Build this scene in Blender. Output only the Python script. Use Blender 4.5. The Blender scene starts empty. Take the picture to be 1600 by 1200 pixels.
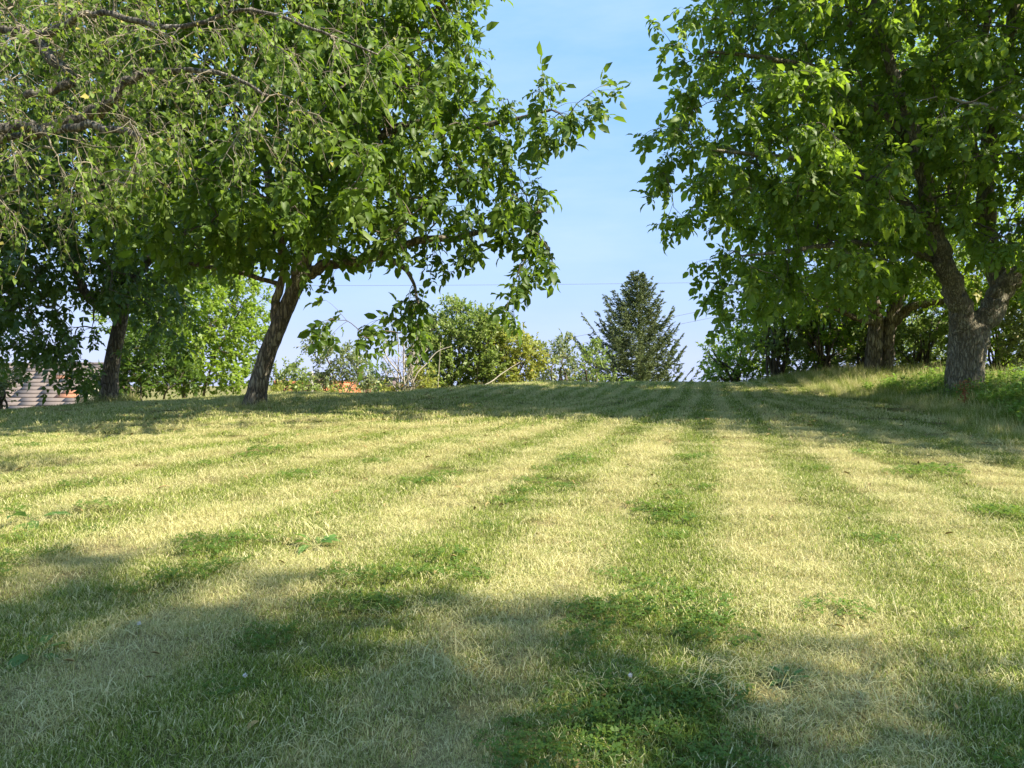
import bpy, math
import numpy as np
from mathutils import Vector, Matrix

# ------------------------------------------------------------------ camera, world, sun, exposure
scene = bpy.context.scene
col = scene.collection
F = 1202.0                      # focal length in pixels of the 1600 px wide photograph
EYE = 1.6
cam_data = bpy.data.cameras.new('camera')
cam_data.sensor_width = 36.0
cam_data.lens = 36.0 * F / 1600.0
cam_data.clip_start = 0.05
cam_data.clip_end = 6000
cam = bpy.data.objects.new('camera', cam_data)
cam.location = (0, 0, EYE)
cam.rotation_euler = (math.radians(90), 0, 0)
col.objects.link(cam)
scene.camera = cam

SUN_EL = math.radians(43)
SUN_FROM = Vector((0.94, -0.34, 0)).normalized()      # the sun stands to the right, a little behind
SUN_AZ = math.atan2(SUN_FROM.x, SUN_FROM.y)
world = bpy.data.worlds.new('World')
scene.world = world
world.use_nodes = True
wn, wl = world.node_tree.nodes, world.node_tree.links
wn.clear()
w_out = wn.new('ShaderNodeOutputWorld')
w_bg = wn.new('ShaderNodeBackground')
sky = wn.new('ShaderNodeTexSky')
sky.sky_type = 'NISHITA'
sky.sun_disc = False
sky.sun_elevation = SUN_EL
sky.sun_rotation = SUN_AZ
sky.air_density = 1.0
sky.dust_density = 0.35
sky.ozone_density = 2.2
w_bg.inputs['Strength'].default_value = 0.097
# thin summer cirrus, the same all round the sky
tc = wn.new('ShaderNodeTexCoord')
mp = wn.new('ShaderNodeMapping'); mp.inputs['Scale'].default_value = (1.2, 2.2, 5.0)
nz = wn.new('ShaderNodeTexNoise'); nz.inputs['Scale'].default_value = 1.6; nz.inputs['Detail'].default_value = 7; nz.inputs['Roughness'].default_value = 0.6
rp = wn.new('ShaderNodeValToRGB')
rp.color_ramp.elements[0].position = 0.42; rp.color_ramp.elements[0].color = (0, 0, 0, 1)
rp.color_ramp.elements[1].position = 0.80; rp.color_ramp.elements[1].color = (.6, .6, .6, 1)
mxw = wn.new('ShaderNodeMix'); mxw.data_type = 'RGBA'
mxw.inputs[7].default_value = (2.3, 2.9, 3.9, 1)
wl.new(tc.outputs['Generated'], mp.inputs['Vector']); wl.new(mp.outputs[0], nz.inputs['Vector'])
wl.new(nz.outputs['Fac'], rp.inputs[0]); wl.new(rp.outputs[0], mxw.inputs[0])
# the phone's tone curve squeezes the sky: one power per channel over the whole dome
sep = wn.new('ShaderNodeSeparateColor'); com = wn.new('ShaderNodeCombineColor')
wl.new(sky.outputs[0], sep.inputs[0])
for k_, (pw, gain) in enumerate(((.46, .98), (.19, 1.80), (.10, 3.2))):
    m1 = wn.new('ShaderNodeMath'); m1.operation = 'POWER'; m1.inputs[1].default_value = pw
    m2 = wn.new('ShaderNodeMath'); m2.operation = 'MULTIPLY'; m2.inputs[1].default_value = gain
    wl.new(sep.outputs[k_], m1.inputs[0]); wl.new(m1.outputs[0], m2.inputs[0]); wl.new(m2.outputs[0], com.inputs[k_])
wl.new(com.outputs[0], mxw.inputs[6]); wl.new(mxw.outputs[2], w_bg.inputs['Color'])
wl.new(w_bg.outputs[0], w_out.inputs[0])

sun_data = bpy.data.lights.new('sun', 'SUN')
sun_data.energy = 3.85
sun_data.angle = math.radians(0.53)
sun_data.color = (1.0, 0.93, 0.80)
sun = bpy.data.objects.new('sun', sun_data)
sun_dir = Vector((SUN_FROM.x * math.cos(SUN_EL), SUN_FROM.y * math.cos(SUN_EL), math.sin(SUN_EL)))
sun.rotation_euler = sun_dir.to_track_quat('Z', 'Y').to_euler()
sun.location = sun_dir * 60
col.objects.link(sun)

scene.view_settings.view_transform = 'Standard'
scene.view_settings.look = 'None'
scene.view_settings.gamma = 1
scene.view_settings.use_curve_mapping = False
scene.view_settings.exposure = 1.75
scene.render.engine = 'CYCLES'
scene.cycles.max_bounces = 8
scene.cycles.diffuse_bounces = 5
scene.cycles.glossy_bounces = 2
scene.cycles.transmission_bounces = 6
scene.cycles.caustics_reflective = False
scene.cycles.caustics_refractive = False
scene.cycles.sample_clamp_indirect = 4
scene.cycles.use_denoising = True

# ------------------------------------------------------------------ helpers
RNG = np.random.default_rng(7)

def sstep(a, b, x):
    t = np.clip((x - a) / (b - a), 0, 1)
    return t * t * (3 - 2 * t)

def ground(x, y):
    x = np.asarray(x, float); y = np.asarray(y, float)
    t = sstep(-3, 1.0, x)
    D = 13.0 + 3.5 * t
    H = 1.42 + 0.2 * t
    d = np.clip(y, -30, D)
    up = H * (1 - np.clip(1 - d / D, 0, 4) ** 1.3)
    up = np.where(d < 0, H * 1.3 / D * d * 0.5, up)
    e = np.clip(y - D, 0, None)
    drop = np.where(e < 4, 0.02 * e * e, 0.32 + 0.16 * (e - 4))
    z = up - drop
    u = np.clip(-x - 4, 0, 30)
    z = z - (0.05 * u + 0.003 * u * u) * sstep(2, 12, y)
    z = z + 0.11 * sstep(5.3, 7.0, x) * sstep(2, 9, y)
    z = z + 0.02 * np.sin(x * 1.7 + y * .6) * np.cos(y * 1.3 - x * .4) + 0.012 * np.sin(x * 4.1 + 1) * np.sin(y * 3.7)
    low = -4.0
    return np.where(z < low + 1, low + np.exp(np.clip(z - low - 1, -30, 0)), z)

def gz(x, y):
    return float(ground(x, y))

def P(px, py, Y):
    """a place seen at (px, py) in the photograph, Y metres away"""
    return np.array([(px - 800) / F * Y, Y, EYE - (py - 600) / F * Y])

def link(name, me, parent=None, base=None):
    o = bpy.data.objects.new(name, me)
    col.objects.link(o)
    if parent is not None:
        o.parent = parent
        o.matrix_parent_inverse = Matrix.Translation(-parent.location)
    return o

def mesh_from(name, V, faces_list, mat, tint=None, smooth=False):
    """V (n,3); faces_list: list of int arrays (m,k)"""
    me = bpy.data.meshes.new(name)
    V = np.asarray(V, np.float32)
    me.vertices.add(len(V)); me.vertices.foreach_set('co', V.ravel())
    loops = np.concatenate([np.asarray(f, np.int32).ravel() for f in faces_list])
    tot = np.concatenate([np.full(len(f), np.asarray(f).shape[1], np.int32) for f in faces_list])
    start = np.concatenate([[0], np.cumsum(tot)[:-1]]).astype(np.int32)
    me.loops.add(len(loops)); me.loops.foreach_set('vertex_index', loops)
    me.polygons.add(len(tot)); me.polygons.foreach_set('loop_start', start); me.polygons.foreach_set('loop_total', tot)
    me.update(calc_edges=True)
    if smooth:
        me.polygons.foreach_set('use_smooth', np.ones(len(tot), bool))
    if tint is not None:
        a = me.attributes.new('tint', 'FLOAT', 'POINT')
        a.data.foreach_set('value', np.asarray(tint, np.float32))
    if mat: me.materials.append(mat)
    return me

def tag(o, label=None, cat=None, group=None, kind=None):
    if label: o['label'] = label
    if cat: o['category'] = cat
    if group: o['group'] = group
    if kind: o['kind'] = kind
    return o

def root_empty(name, loc):
    o = bpy.data.objects.new(name, None)
    o.location = Vector([float(c) for c in loc]); o.empty_display_size = .3
    col.objects.link(o)
    return o

def norm(a):
    return a / np.maximum(np.linalg.norm(a, axis=-1, keepdims=True), 1e-9)

def tubes(pts, rad, sides):
    """pts (N,K,3), rad (N,K) -> verts, quads"""
    N, K, _ = pts.shape
    t = np.gradient(pts, axis=1) if K > 2 else np.repeat((pts[:, 1:] - pts[:, :1]), 2, axis=1)
    t = norm(t)
    ref = np.where(np.abs(t[..., 2:3]) > .9, np.array([1., 0, 0]), np.array([0, 0, 1.]))
    ref = np.broadcast_to(ref[:, :1], t.shape)
    a = norm(np.cross(t, ref)); b = np.cross(t, a)
    ang = np.linspace(0, 2 * np.pi, sides, endpoint=False)
    V = pts[:, :, None, :] + rad[:, :, None, None] * (np.cos(ang)[None, None, :, None] * a[:, :, None, :] + np.sin(ang)[None, None, :, None] * b[:, :, None, :])
    idx = np.arange(N * K * sides).reshape(N, K, sides)
    q = np.stack([idx[:, :-1], np.roll(idx, -1, 2)[:, :-1], np.roll(idx, -1, 2)[:, 1:], idx[:, 1:]], -1).reshape(-1, 4)
    return V.reshape(-1, 3), q

def join_geo(parts):
    """parts: list of (V, faces_list)"""
    Vs, Fs, off = [], {}, 0
    for V, fl in parts:
        Vs.append(V)
        for f in fl:
            f = np.asarray(f)
            if len(f): Fs.setdefault(f.shape[1], []).append(f + off)
        off += len(V)
    return np.concatenate(Vs), [np.concatenate(v) for v in Fs.values()]

def spline(pts, n):
    """Catmull-Rom through rows of pts, n samples per span"""
    p = np.vstack([2 * pts[0] - pts[1], pts, 2 * pts[-1] - pts[-2]])
    out = []
    for i in range(1, len(p) - 2):
        for k in range(n):
            t = k / n
            out.append(.5 * ((2 * p[i]) + (-p[i-1] + p[i+1]) * t + (2*p[i-1] - 5*p[i] + 4*p[i+1] - p[i+2]) * t*t + (-p[i-1] + 3*p[i] - 3*p[i+1] + p[i+2]) * t**3))
    out.append(p[-2])
    return np.array(out)

# ------------------------------------------------------------------ materials
def new_mat(name):
    m = bpy.data.materials.new(name); m.use_nodes = True
    n, l = m.node_tree.nodes, m.node_tree.links
    n.clear()
    return m, n, l

def bark_mat(name, c1, c2, c3, scale=1.0, crack=.75):
    m, n, l = new_mat(name)
    out = n.new('ShaderNodeOutputMaterial'); b = n.new('ShaderNodeBsdfPrincipled')
    g = n.new('ShaderNodeNewGeometry')
    mp = n.new('ShaderNodeMapping'); mp.inputs['Scale'].default_value = (22 * scale, 22 * scale, 4.5 * scale)
    v = n.new('ShaderNodeTexNoise'); v.inputs['Scale'].default_value = 1.0; v.inputs['Detail'].default_value = 6; v.inputs['Distortion'].default_value = .8
    big = n.new('ShaderNodeTexNoise'); big.inputs['Scale'].default_value = 3.5 * scale; big.inputs['Detail'].default_value = 4
    r = n.new('ShaderNodeValToRGB')
    r.color_ramp.elements[0].position = .36; r.color_ramp.elements[0].color = (*c1, 1)
    r.color_ramp.elements[1].position = .62; r.color_ramp.elements[1].color = (*c2, 1)
    r2 = n.new('ShaderNodeValToRGB')
    r2.color_ramp.elements[0].position = .52; r2.color_ramp.elements[0].color = (0, 0, 0, 1)
    r2.color_ramp.elements[1].position = .66; r2.color_ramp.elements[1].color = (.7, .7, .7, 1)
    mx = n.new('ShaderNodeMix'); mx.data_type = 'RGBA'; mx.inputs[7].default_value = (*c3, 1)
    bp = n.new('ShaderNodeBump'); bp.inputs['Strength'].default_value = .9; bp.inputs['Distance'].default_value = .025
    vo = n.new('ShaderNodeTexVoronoi'); vo.feature = 'DISTANCE_TO_EDGE'; vo.inputs['Scale'].default_value = 1.0
    wob = n.new('ShaderNodeVectorMath'); wob.operation = 'MULTIPLY_ADD'; wob.inputs[1].default_value = (1.6, 1.6, .8)
    l.new(v.outputs['Color'], wob.inputs[0]); l.new(mp.outputs[0], wob.inputs[2]); l.new(wob.outputs[0], vo.inputs['Vector'])
    cr = n.new('ShaderNodeMapRange'); cr.inputs[1].default_value = .0; cr.inputs[2].default_value = .15; l.new(vo.outputs['Distance'], cr.inputs[0])
    l.new(g.outputs['Position'], mp.inputs[0]); l.new(mp.outputs[0], v.inputs['Vector']); l.new(g.outputs['Position'], big.inputs['Vector'])
    l.new(v.outputs['Fac'], r.inputs[0]); l.new(big.outputs['Fac'], r2.inputs[0]); l.new(r2.outputs[0], mx.inputs[0])
    l.new(r.outputs[0], mx.inputs[6])
    mc = n.new('ShaderNodeMix'); mc.data_type = 'RGBA'; mc.inputs[6].default_value = (*[c * crack for c in c1], 1)
    l.new(cr.outputs[0], mc.inputs[0]); l.new(mx.outputs[2], mc.inputs[7]); l.new(mc.outputs[2], b.inputs['Base Color'])
    hs = n.new('ShaderNodeMath'); hs.operation = 'MULTIPLY_ADD'; hs.inputs[1].default_value = .4
    l.new(v.outputs['Fac'], hs.inputs[0]); l.new(cr.outputs[0], hs.inputs[2]); l.new(hs.outputs[0], bp.inputs['Height']); l.new(bp.outputs[0], b.inputs['Normal'])
    b.inputs['Roughness'].default_value = .9
    l.new(b.outputs[0], out.inputs[0])
    return m

def leaf_mat(name, dark, light, trans, tfac=.35, rough=.42, back=None, spec=.4, accent=None, nscale=1.3):
    m, n, l = new_mat(name)
    out = n.new('ShaderNodeOutputMaterial'); b = n.new('ShaderNodeBsdfPrincipled'); t = n.new('ShaderNodeBsdfTranslucent')
    at = n.new('ShaderNodeAttribute'); at.attribute_name = 'tint'
    g = n.new('ShaderNodeNewGeometry')
    nz = n.new('ShaderNodeTexNoise'); nz.inputs['Scale'].default_value = nscale; nz.inputs['Detail'].default_value = 3
    l.new(g.outputs['Position'], nz.inputs['Vector'])
    ad = n.new('ShaderNodeMath'); ad.operation = 'MULTIPLY_ADD'; ad.inputs[1].default_value = .55
    l.new(at.outputs['Fac'], ad.inputs[0]); 
    ns = n.new('ShaderNodeMath'); ns.operation = 'MULTIPLY_ADD'; ns.inputs[1].default_value = 1.6; ns.inputs[2].default_value = -.55
    l.new(nz.outputs['Fac'], ns.inputs[0]); l.new(ns.outputs[0], ad.inputs[2])
    mx = n.new('ShaderNodeMix'); mx.data_type = 'RGBA'; mx.inputs[6].default_value = (*dark, 1); mx.inputs[7].default_value = (*light, 1)
    l.new(ad.outputs[0], mx.inputs[0])
    colr = mx.outputs[2]
    if accent:
        gt = n.new('ShaderNodeMath'); gt.operation = 'GREATER_THAN'; gt.inputs[1].default_value = .915
        l.new(at.outputs['Fac'], gt.inputs[0])
        ma = n.new('ShaderNodeMix'); ma.data_type = 'RGBA'; ma.inputs[7].default_value = (*accent, 1)
        l.new(gt.outputs[0], ma.inputs[0]); l.new(colr, ma.inputs[6]); colr = ma.outputs[2]
    mb = n.new('ShaderNodeMix'); mb.data_type = 'RGBA'
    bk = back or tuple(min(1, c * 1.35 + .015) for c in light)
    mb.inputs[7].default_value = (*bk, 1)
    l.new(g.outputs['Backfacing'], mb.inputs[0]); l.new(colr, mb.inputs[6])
    l.new(mb.outputs[2], b.inputs['Base Color'])
    b.inputs['Roughness'].default_value = rough
    b.inputs['Specular IOR Level'].default_value = spec
    mt = n.new('ShaderNodeMix'); mt.data_type = 'RGBA'; mt.blend_type = 'MULTIPLY'; mt.inputs[0].default_value = .25
    mt.inputs[6].default_value = (*trans, 1)
    l.new(colr, mt.inputs[7]); 
    t.inputs['Color'].default_value = (*trans, 1)
    ms = n.new('ShaderNodeMixShader'); ms.inputs[0].default_value = tfac
    l.new(b.outputs[0], ms.inputs[1]); l.new(t.outputs[0], ms.inputs[2]); l.new(ms.outputs[0], out.inputs[0])
    return m

def plain_mat(name, c, rough=.8, var=.25, scale=8, bump=0):
    m, n, l = new_mat(name)
    out = n.new('ShaderNodeOutputMaterial'); b = n.new('ShaderNodeBsdfPrincipled')
    g = n.new('ShaderNodeNewGeometry'); nz = n.new('ShaderNodeTexNoise'); nz.inputs['Scale'].default_value = scale; nz.inputs['Detail'].default_value = 6
    oi = n.new('ShaderNodeObjectInfo')
    l.new(g.outputs['Position'], nz.inputs['Vector'])
    s = n.new('ShaderNodeMath'); s.operation = 'MULTIPLY_ADD'; s.inputs[1].default_value = 2 * var; s.inputs[2].default_value = 1 - var
    l.new(nz.outputs['Fac'], s.inputs[0])
    s2 = n.new('ShaderNodeMath'); s2.operation = 'MULTIPLY_ADD'; s2.inputs[1].default_value = var * .4; s2.inputs[2].default_value = 1 - var * .2
    l.new(oi.outputs['Random'], s2.inputs[0])
    mm = n.new('ShaderNodeMath'); mm.operation = 'MULTIPLY'; l.new(s.outputs[0], mm.inputs[0]); l.new(s2.outputs[0], mm.inputs[1])
    vm = n.new('ShaderNodeVectorMath'); vm.operation = 'SCALE'; vm.inputs[0].default_value = c
    l.new(mm.outputs[0], vm.inputs['Scale']); l.new(vm.outputs[0], b.inputs['Base Color'])
    b.inputs['Roughness'].default_value = rough
    if bump:
        bp = n.new('ShaderNodeBump'); bp.inputs['Strength'].default_value = bump; bp.inputs['Distance'].default_value = .01
        l.new(nz.outputs['Fac'], bp.inputs['Height']); l.new(bp.outputs[0], b.inputs['Normal'])
    l.new(b.outputs[0], out.inputs[0])
    return m

# how dry the lawn is at a place: mowing swaths that fan out over the slope, and patches
def dryness_group():
    gt = bpy.data.node_groups.new('lawn_dryness', 'ShaderNodeTree')
    gt.interface.new_socket('Dry', in_out='OUTPUT', socket_type='NodeSocketFloat')
    gt.interface.new_socket('Patch', in_out='OUTPUT', socket_type='NodeSocketFloat')
    n, l = gt.nodes, gt.links
    out = n.new('NodeGroupOutput')
    g = n.new('ShaderNodeNewGeometry'); sp = n.new('ShaderNodeSeparateXYZ')
    flat = n.new('ShaderNodeVectorMath'); flat.operation = 'MULTIPLY'; flat.inputs[1].default_value = (1, 1, 0)
    l.new(g.outputs['Position'], sp.inputs[0]); l.new(g.outputs['Position'], flat.inputs[0])
    def M(op, a, b=None, c=None):
        m = n.new('ShaderNodeMath'); m.operation = op
        for k, v in enumerate((a, b, c)):
            if v is None: continue
            if isinstance(v, (int, float)): m.inputs[k].default_value = v
            else: l.new(v, m.inputs[k])
        return m.outputs[0]
    def N(scale, detail=4, rough=.55):
        t = n.new('ShaderNodeTexNoise'); t.inputs['Scale'].default_value = scale; t.inputs['Detail'].default_value = detail; t.inputs['Roughness'].default_value = rough
        l.new(flat.outputs[0], t.inputs['Vector']); return t.outputs['Fac']
    x, y = sp.outputs[0], sp.outputs[1]
    x = M('SUBTRACT', x, M('MULTIPLY', M('MAXIMUM', M('SUBTRACT', y, 12.5), 0.0), .25))
    q = M('MINIMUM', M('SUBTRACT', y, 10.0), 2.5)
    X = M('DIVIDE', M('SUBTRACT', x, M('MULTIPLY', q, .75)), M('SUBTRACT', 1.0, M('MULTIPLY', q, .19)))
    n1, n2, n3 = N(.7, 3), N(2.6, 5, .65), N(9, 4)
    X2 = M('ADD', X, M('MULTIPLY', M('SUBTRACT', n2, .5), .17))
    ph = M('MULTIPLY', M('SUBTRACT', X2, 1.8), 2 * math.pi / .66)
    w = M('COSINE', ph)
    w = M('MULTIPLY', w, M('ADD', .55, n1))
    w = M('MAXIMUM', M('MINIMUM', M('MULTIPLY', w, 1.5), 1.0), -1.0)
    d = M('SUBTRACT', .58, M('MULTIPLY', w, .215))
    d = M('ADD', d, M('MULTIPLY', M('SUBTRACT', n1, .5), .9))
    d = M('ADD', d, M('MULTIPLY', M('SUBTRACT', n2, .5), .8))
    d = M('ADD', d, M('MULTIPLY', M('SUBTRACT', n3, .5), .35))
    d = M('MINIMUM', M('MAXIMUM', d, .02), .95)
    # unmown edges stay greener
    l.new(d, out.inputs[0]); l.new(n3, out.inputs[1])
    return gt
DRY = dryness_group()

def ground_mat():
    m, n, l = new_mat('lawn_soil')
    out = n.new('ShaderNodeOutputMaterial'); b = n.new('ShaderNodeBsdfPrincipled')
    gr = n.new('ShaderNodeGroup'); gr.node_tree = DRY
    g = n.new('ShaderNodeNewGeometry')
    fine = n.new('ShaderNodeTexNoise'); fine.inputs['Scale'].default_value = 60; fine.inputs['Detail'].default_value = 6
    mp = n.new('ShaderNodeMapping'); mp.inputs['Scale'].default_value = (1, 1, .3); l.new(g.outputs['Position'], mp.inputs[0]); l.new(mp.outputs[0], fine.inputs['Vector'])
    r = n.new('ShaderNodeValToRGB'); e = r.color_ramp.elements
    e[0].position = 0; e[0].color = (.06, .10, .02, 1); e[1].position = 1; e[1].color = (.46, .38, .17, 1)
    k = e.new(.5); k.color = (.24, .23, .07, 1)
    l.new(gr.outputs['Dry'], r.inputs[0])
    s = n.new('ShaderNodeMath'); s.operation = 'MULTIPLY_ADD'; s.inputs[1].default_value = 1.6; s.inputs[2].default_value = .1
    l.new(fine.outputs['Fac'], s.inputs[0])
    s.inputs[1].default_value = 1.5; s.inputs[2].default_value = -.12
    vm = n.new('ShaderNodeVectorMath'); vm.operation = 'SCALE'; l.new(r.outputs[0], vm.inputs[0]); l.new(s.outputs[0], vm.inputs['Scale'])
    l.new(vm.outputs[0], b.inputs['Base Color']); b.inputs['Roughness'].default_value = 1; b.inputs['Specular IOR Level'].default_value = .1
    bp = n.new('ShaderNodeBump'); bp.inputs['Strength'].default_value = .8; bp.inputs['Distance'].default_value = .03
    l.new(fine.outputs['Fac'], bp.inputs['Height']); l.new(bp.outputs[0], b.inputs['Normal'])
    l.new(b.outputs[0], out.inputs[0])
    return m

def blade_mat(name, wild=False):
    """a blade is straw or green: its own random number against the dryness of the place"""
    m, n, l = new_mat(name)
    out = n.new('ShaderNodeOutputMaterial'); b = n.new('ShaderNodeBsdfPrincipled'); t = n.new('ShaderNodeBsdfTranslucent')
    gr = n.new('ShaderNodeGroup'); gr.node_tree = DRY
    at = n.new('ShaderNodeAttribute'); at.attribute_name = 'tint'
    lt = n.new('ShaderNodeMath'); lt.operation = 'SUBTRACT'
    l.new(gr.outputs['Dry'], lt.inputs[0]); l.new(at.outputs['Fac'], lt.inputs[1])
    r = n.new('ShaderNodeMapRange'); r.inputs[1].default_value = -.10 if not wild else -.15; r.inputs[2].default_value = .14 if not wild else .35
    l.new(lt.outputs[0], r.inputs[0])
    # two tones of each
    fr = n.new('ShaderNodeMath'); fr.operation = 'MULTIPLY'; fr.inputs[1].default_value = 37.7; l.new(at.outputs['Fac'], fr.inputs[0])
    fr2 = n.new('ShaderNodeMath'); fr2.operation = 'FRACT'; l.new(fr.outputs[0], fr2.inputs[0])
    gm = n.new('ShaderNodeMix'); gm.data_type = 'RGBA'
    gm.inputs[6].default_value = (.10, .175, .018, 1); gm.inputs[7].default_value = (.35, .41, .06, 1)
    sm = n.new('ShaderNodeMix'); sm.data_type = 'RGBA'
    sm.inputs[6].default_value = (.46, .45, .15, 1); sm.inputs[7].default_value = (.80, .71, .38, 1)
    mx = n.new('ShaderNodeMix'); mx.data_type = 'RGBA'
    for q in (gm, sm): l.new(fr2.outputs[0], q.inputs[0])
    l.new(r.outputs[0], mx.inputs[0]); l.new(gm.outputs[2], mx.inputs[6]); l.new(sm.outputs[2], mx.inputs[7])
    l.new(mx.outputs[2], b.inputs['Base Color']); l.new(mx.outputs[2], t.inputs['Color'])
    b.inputs['Roughness'].default_value = .6; b.inputs['Specular IOR Level'].default_value = .25
    ms = n.new('ShaderNodeMixShader'); ms.inputs[0].default_value = .3
    l.new(b.outputs[0], ms.inputs[1]); l.new(t.outputs[0], ms.inputs[2]); l.new(ms.outputs[0], out.inputs[0])
    return m

M_ground = ground_mat()
M_blade = blade_mat('mown_blade')
M_wild = blade_mat('wild_blade', True)
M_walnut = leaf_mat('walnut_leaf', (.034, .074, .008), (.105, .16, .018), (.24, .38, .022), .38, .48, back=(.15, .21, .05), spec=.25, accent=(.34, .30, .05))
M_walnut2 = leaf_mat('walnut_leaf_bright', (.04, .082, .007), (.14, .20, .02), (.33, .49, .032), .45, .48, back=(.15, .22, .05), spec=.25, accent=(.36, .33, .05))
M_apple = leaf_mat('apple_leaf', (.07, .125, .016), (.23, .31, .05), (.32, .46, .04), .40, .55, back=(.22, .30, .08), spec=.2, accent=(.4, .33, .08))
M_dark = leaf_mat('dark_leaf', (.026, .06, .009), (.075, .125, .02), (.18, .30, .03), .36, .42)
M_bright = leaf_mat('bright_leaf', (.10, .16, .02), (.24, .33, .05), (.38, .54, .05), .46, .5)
M_shrub = leaf_mat('shrub_leaf', (.11, .155, .035), (.29, .34, .09), (.30, .42, .07), .42, .5, back=(.25, .31, .11))
M_yellow = leaf_mat('yellow_leaf', (.14, .18, .03), (.34, .35, .07), (.42, .46, .07), .42, .5, accent=(.45, .33, .05))
M_pale = leaf_mat('pale_leaf', (.10, .14, .05), (.25, .29, .12), (.28, .34, .1), .35, .5, accent=(.4, .34, .1))
M_needle = leaf_mat('spruce_needle', (.04, .056, .018), (.14, .175, .045), (.06, .09, .03), .12, .55, nscale=2.2)
M_weed = leaf_mat('weed_leaf', (.07, .14, .02), (.19, .30, .05), (.30, .46, .05), .42, .45, nscale=3)
M_clover = leaf_mat('clover_leaf', (.055, .115, .02), (.15, .23, .045), (.25, .38, .05), .36, .5, nscale=3, spec=.2)
M_bark = bark_mat('walnut_bark', (.10, .078, .05), (.25, .205, .14), (.36, .32, .235))
M_bark3 = bark_mat('smooth_grey_bark', (.15, .125, .075), (.27, .235, .15), (.36, .33, .23), 1.5, 1.0)
M_bark2 = bark_mat('grey_bark', (.11, .09, .07), (.25, .215, .165), (.38, .34, .27), 1.3)
M_twig = plain_mat('lichen_twig', (.25, .21, .145), .9, .35, 6)
M_twigd = plain_mat('dark_twig', (.10, .08, .055), .9, .3, 6)
M_dead = plain_mat('dead_wood', (.34, .30, .23), .85, .25, 10)

# ------------------------------------------------------------------ ground
def build_ground():
    def axis(lo, a, b, hi, step, n):
        mid = np.arange(a, b + 1e-6, step)
        left = a - np.geomspace(step, a - lo, n)[::-1]
        right = b + np.geomspace(step, hi - b, n)
        return np.concatenate([left, mid, right])
    xs = axis(-900, -14, 14, 900, .16, 26)
    ys = axis(-200, 0, 28, 2500, .16, 30)
    X, Y = np.meshgrid(xs, ys)
    Z = ground(X, Y)
    V = np.stack([X, Y, Z], -1).reshape(-1, 3)
    nx, ny = len(xs), len(ys)
    i = np.arange(nx * ny).reshape(ny, nx)
    q = np.stack([i[:-1, :-1], i[:-1, 1:], i[1:, 1:], i[1:, :-1]], -1).reshape(-1, 4)
    o = link('ground', mesh_from('ground', V, [q], M_ground, smooth=True))
    tag(o, kind='structure', label='sloping mown meadow rising to a low crest')
build_ground()

def stripe_w(x, y):
    q = np.minimum(y - 10, 2.5)
    X = (x - .75 * q) / (1 - .19 * q)
    return np.cos((X - 1.8) * 2 * np.pi / .66)

# ------------------------------------------------------------------ grass
def blade_patch(name, n, rad, hmin, hmax, wid, lean, mat, rng, segs=3, flat=0.0):
    r = rad * np.sqrt(rng.random(n)); a = rng.random(n) * 2 * np.pi
    base = np.stack([r * np.cos(a), r * np.sin(a), -.01 * np.ones(n)], -1)
    h = hmin + (hmax - hmin) * rng.random(n) ** 1.5
    az = rng.random(n) * 2 * np.pi
    ln = lean * (0.25 + rng.random(n))
    fl = rng.random(n) < flat
    ln = np.where(fl, 1.35 + .2 * rng.random(n), ln)
    d = np.stack([np.cos(az), np.sin(az), np.zeros(n)], -1)
    s = np.stack([-np.sin(az), np.cos(az), np.zeros(n)], -1)
    tw = rng.normal(0, .8, n)[:, None]
    s = norm(s * np.cos(tw) + d * np.sin(tw))
    w = wid * (.6 + .8 * rng.random(n))
    V = []
    for k in range(segs):
        t = k / segs
        ang = np.minimum(ln * (.45 + .75 * t), 1.5)
        c = base + (h * t)[:, None] * (d * np.sin(ang)[:, None] + np.array([0, 0, 1.]) * np.cos(ang)[:, None])
        c[:, 2] += np.where(fl, .012 + .02 * rng.random(n), 0)
        ww = (w * (1 - .45 * t))[:, None] / 2
        V += [c - s * ww, c + s * ww]
    ang = np.minimum(ln * 1.2, 1.62)
    tip = base + h[:, None] * (d * np.sin(ang)[:, None] + np.array([0, 0, 1.]) * np.cos(ang)[:, None])
    tip[:, 2] = np.maximum(tip[:, 2], 0.004)
    V.append(tip)
    m = len(V)
    V = np.stack(V, 1)                                # n, m, 3
    o = np.arange(n)[:, None] * m
    quads = np.concatenate([o + np.array([[2*k, 2*k+1, 2*k+3, 2*k+2]]) for k in range(segs - 1)])
    tris = o + np.array([[2*segs-2, 2*segs-1, 2*segs]])
    tint = np.repeat(rng.random(n), m)
    return mesh_from(name, V.reshape(-1, 3), [quads, tris], mat, tint)

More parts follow.
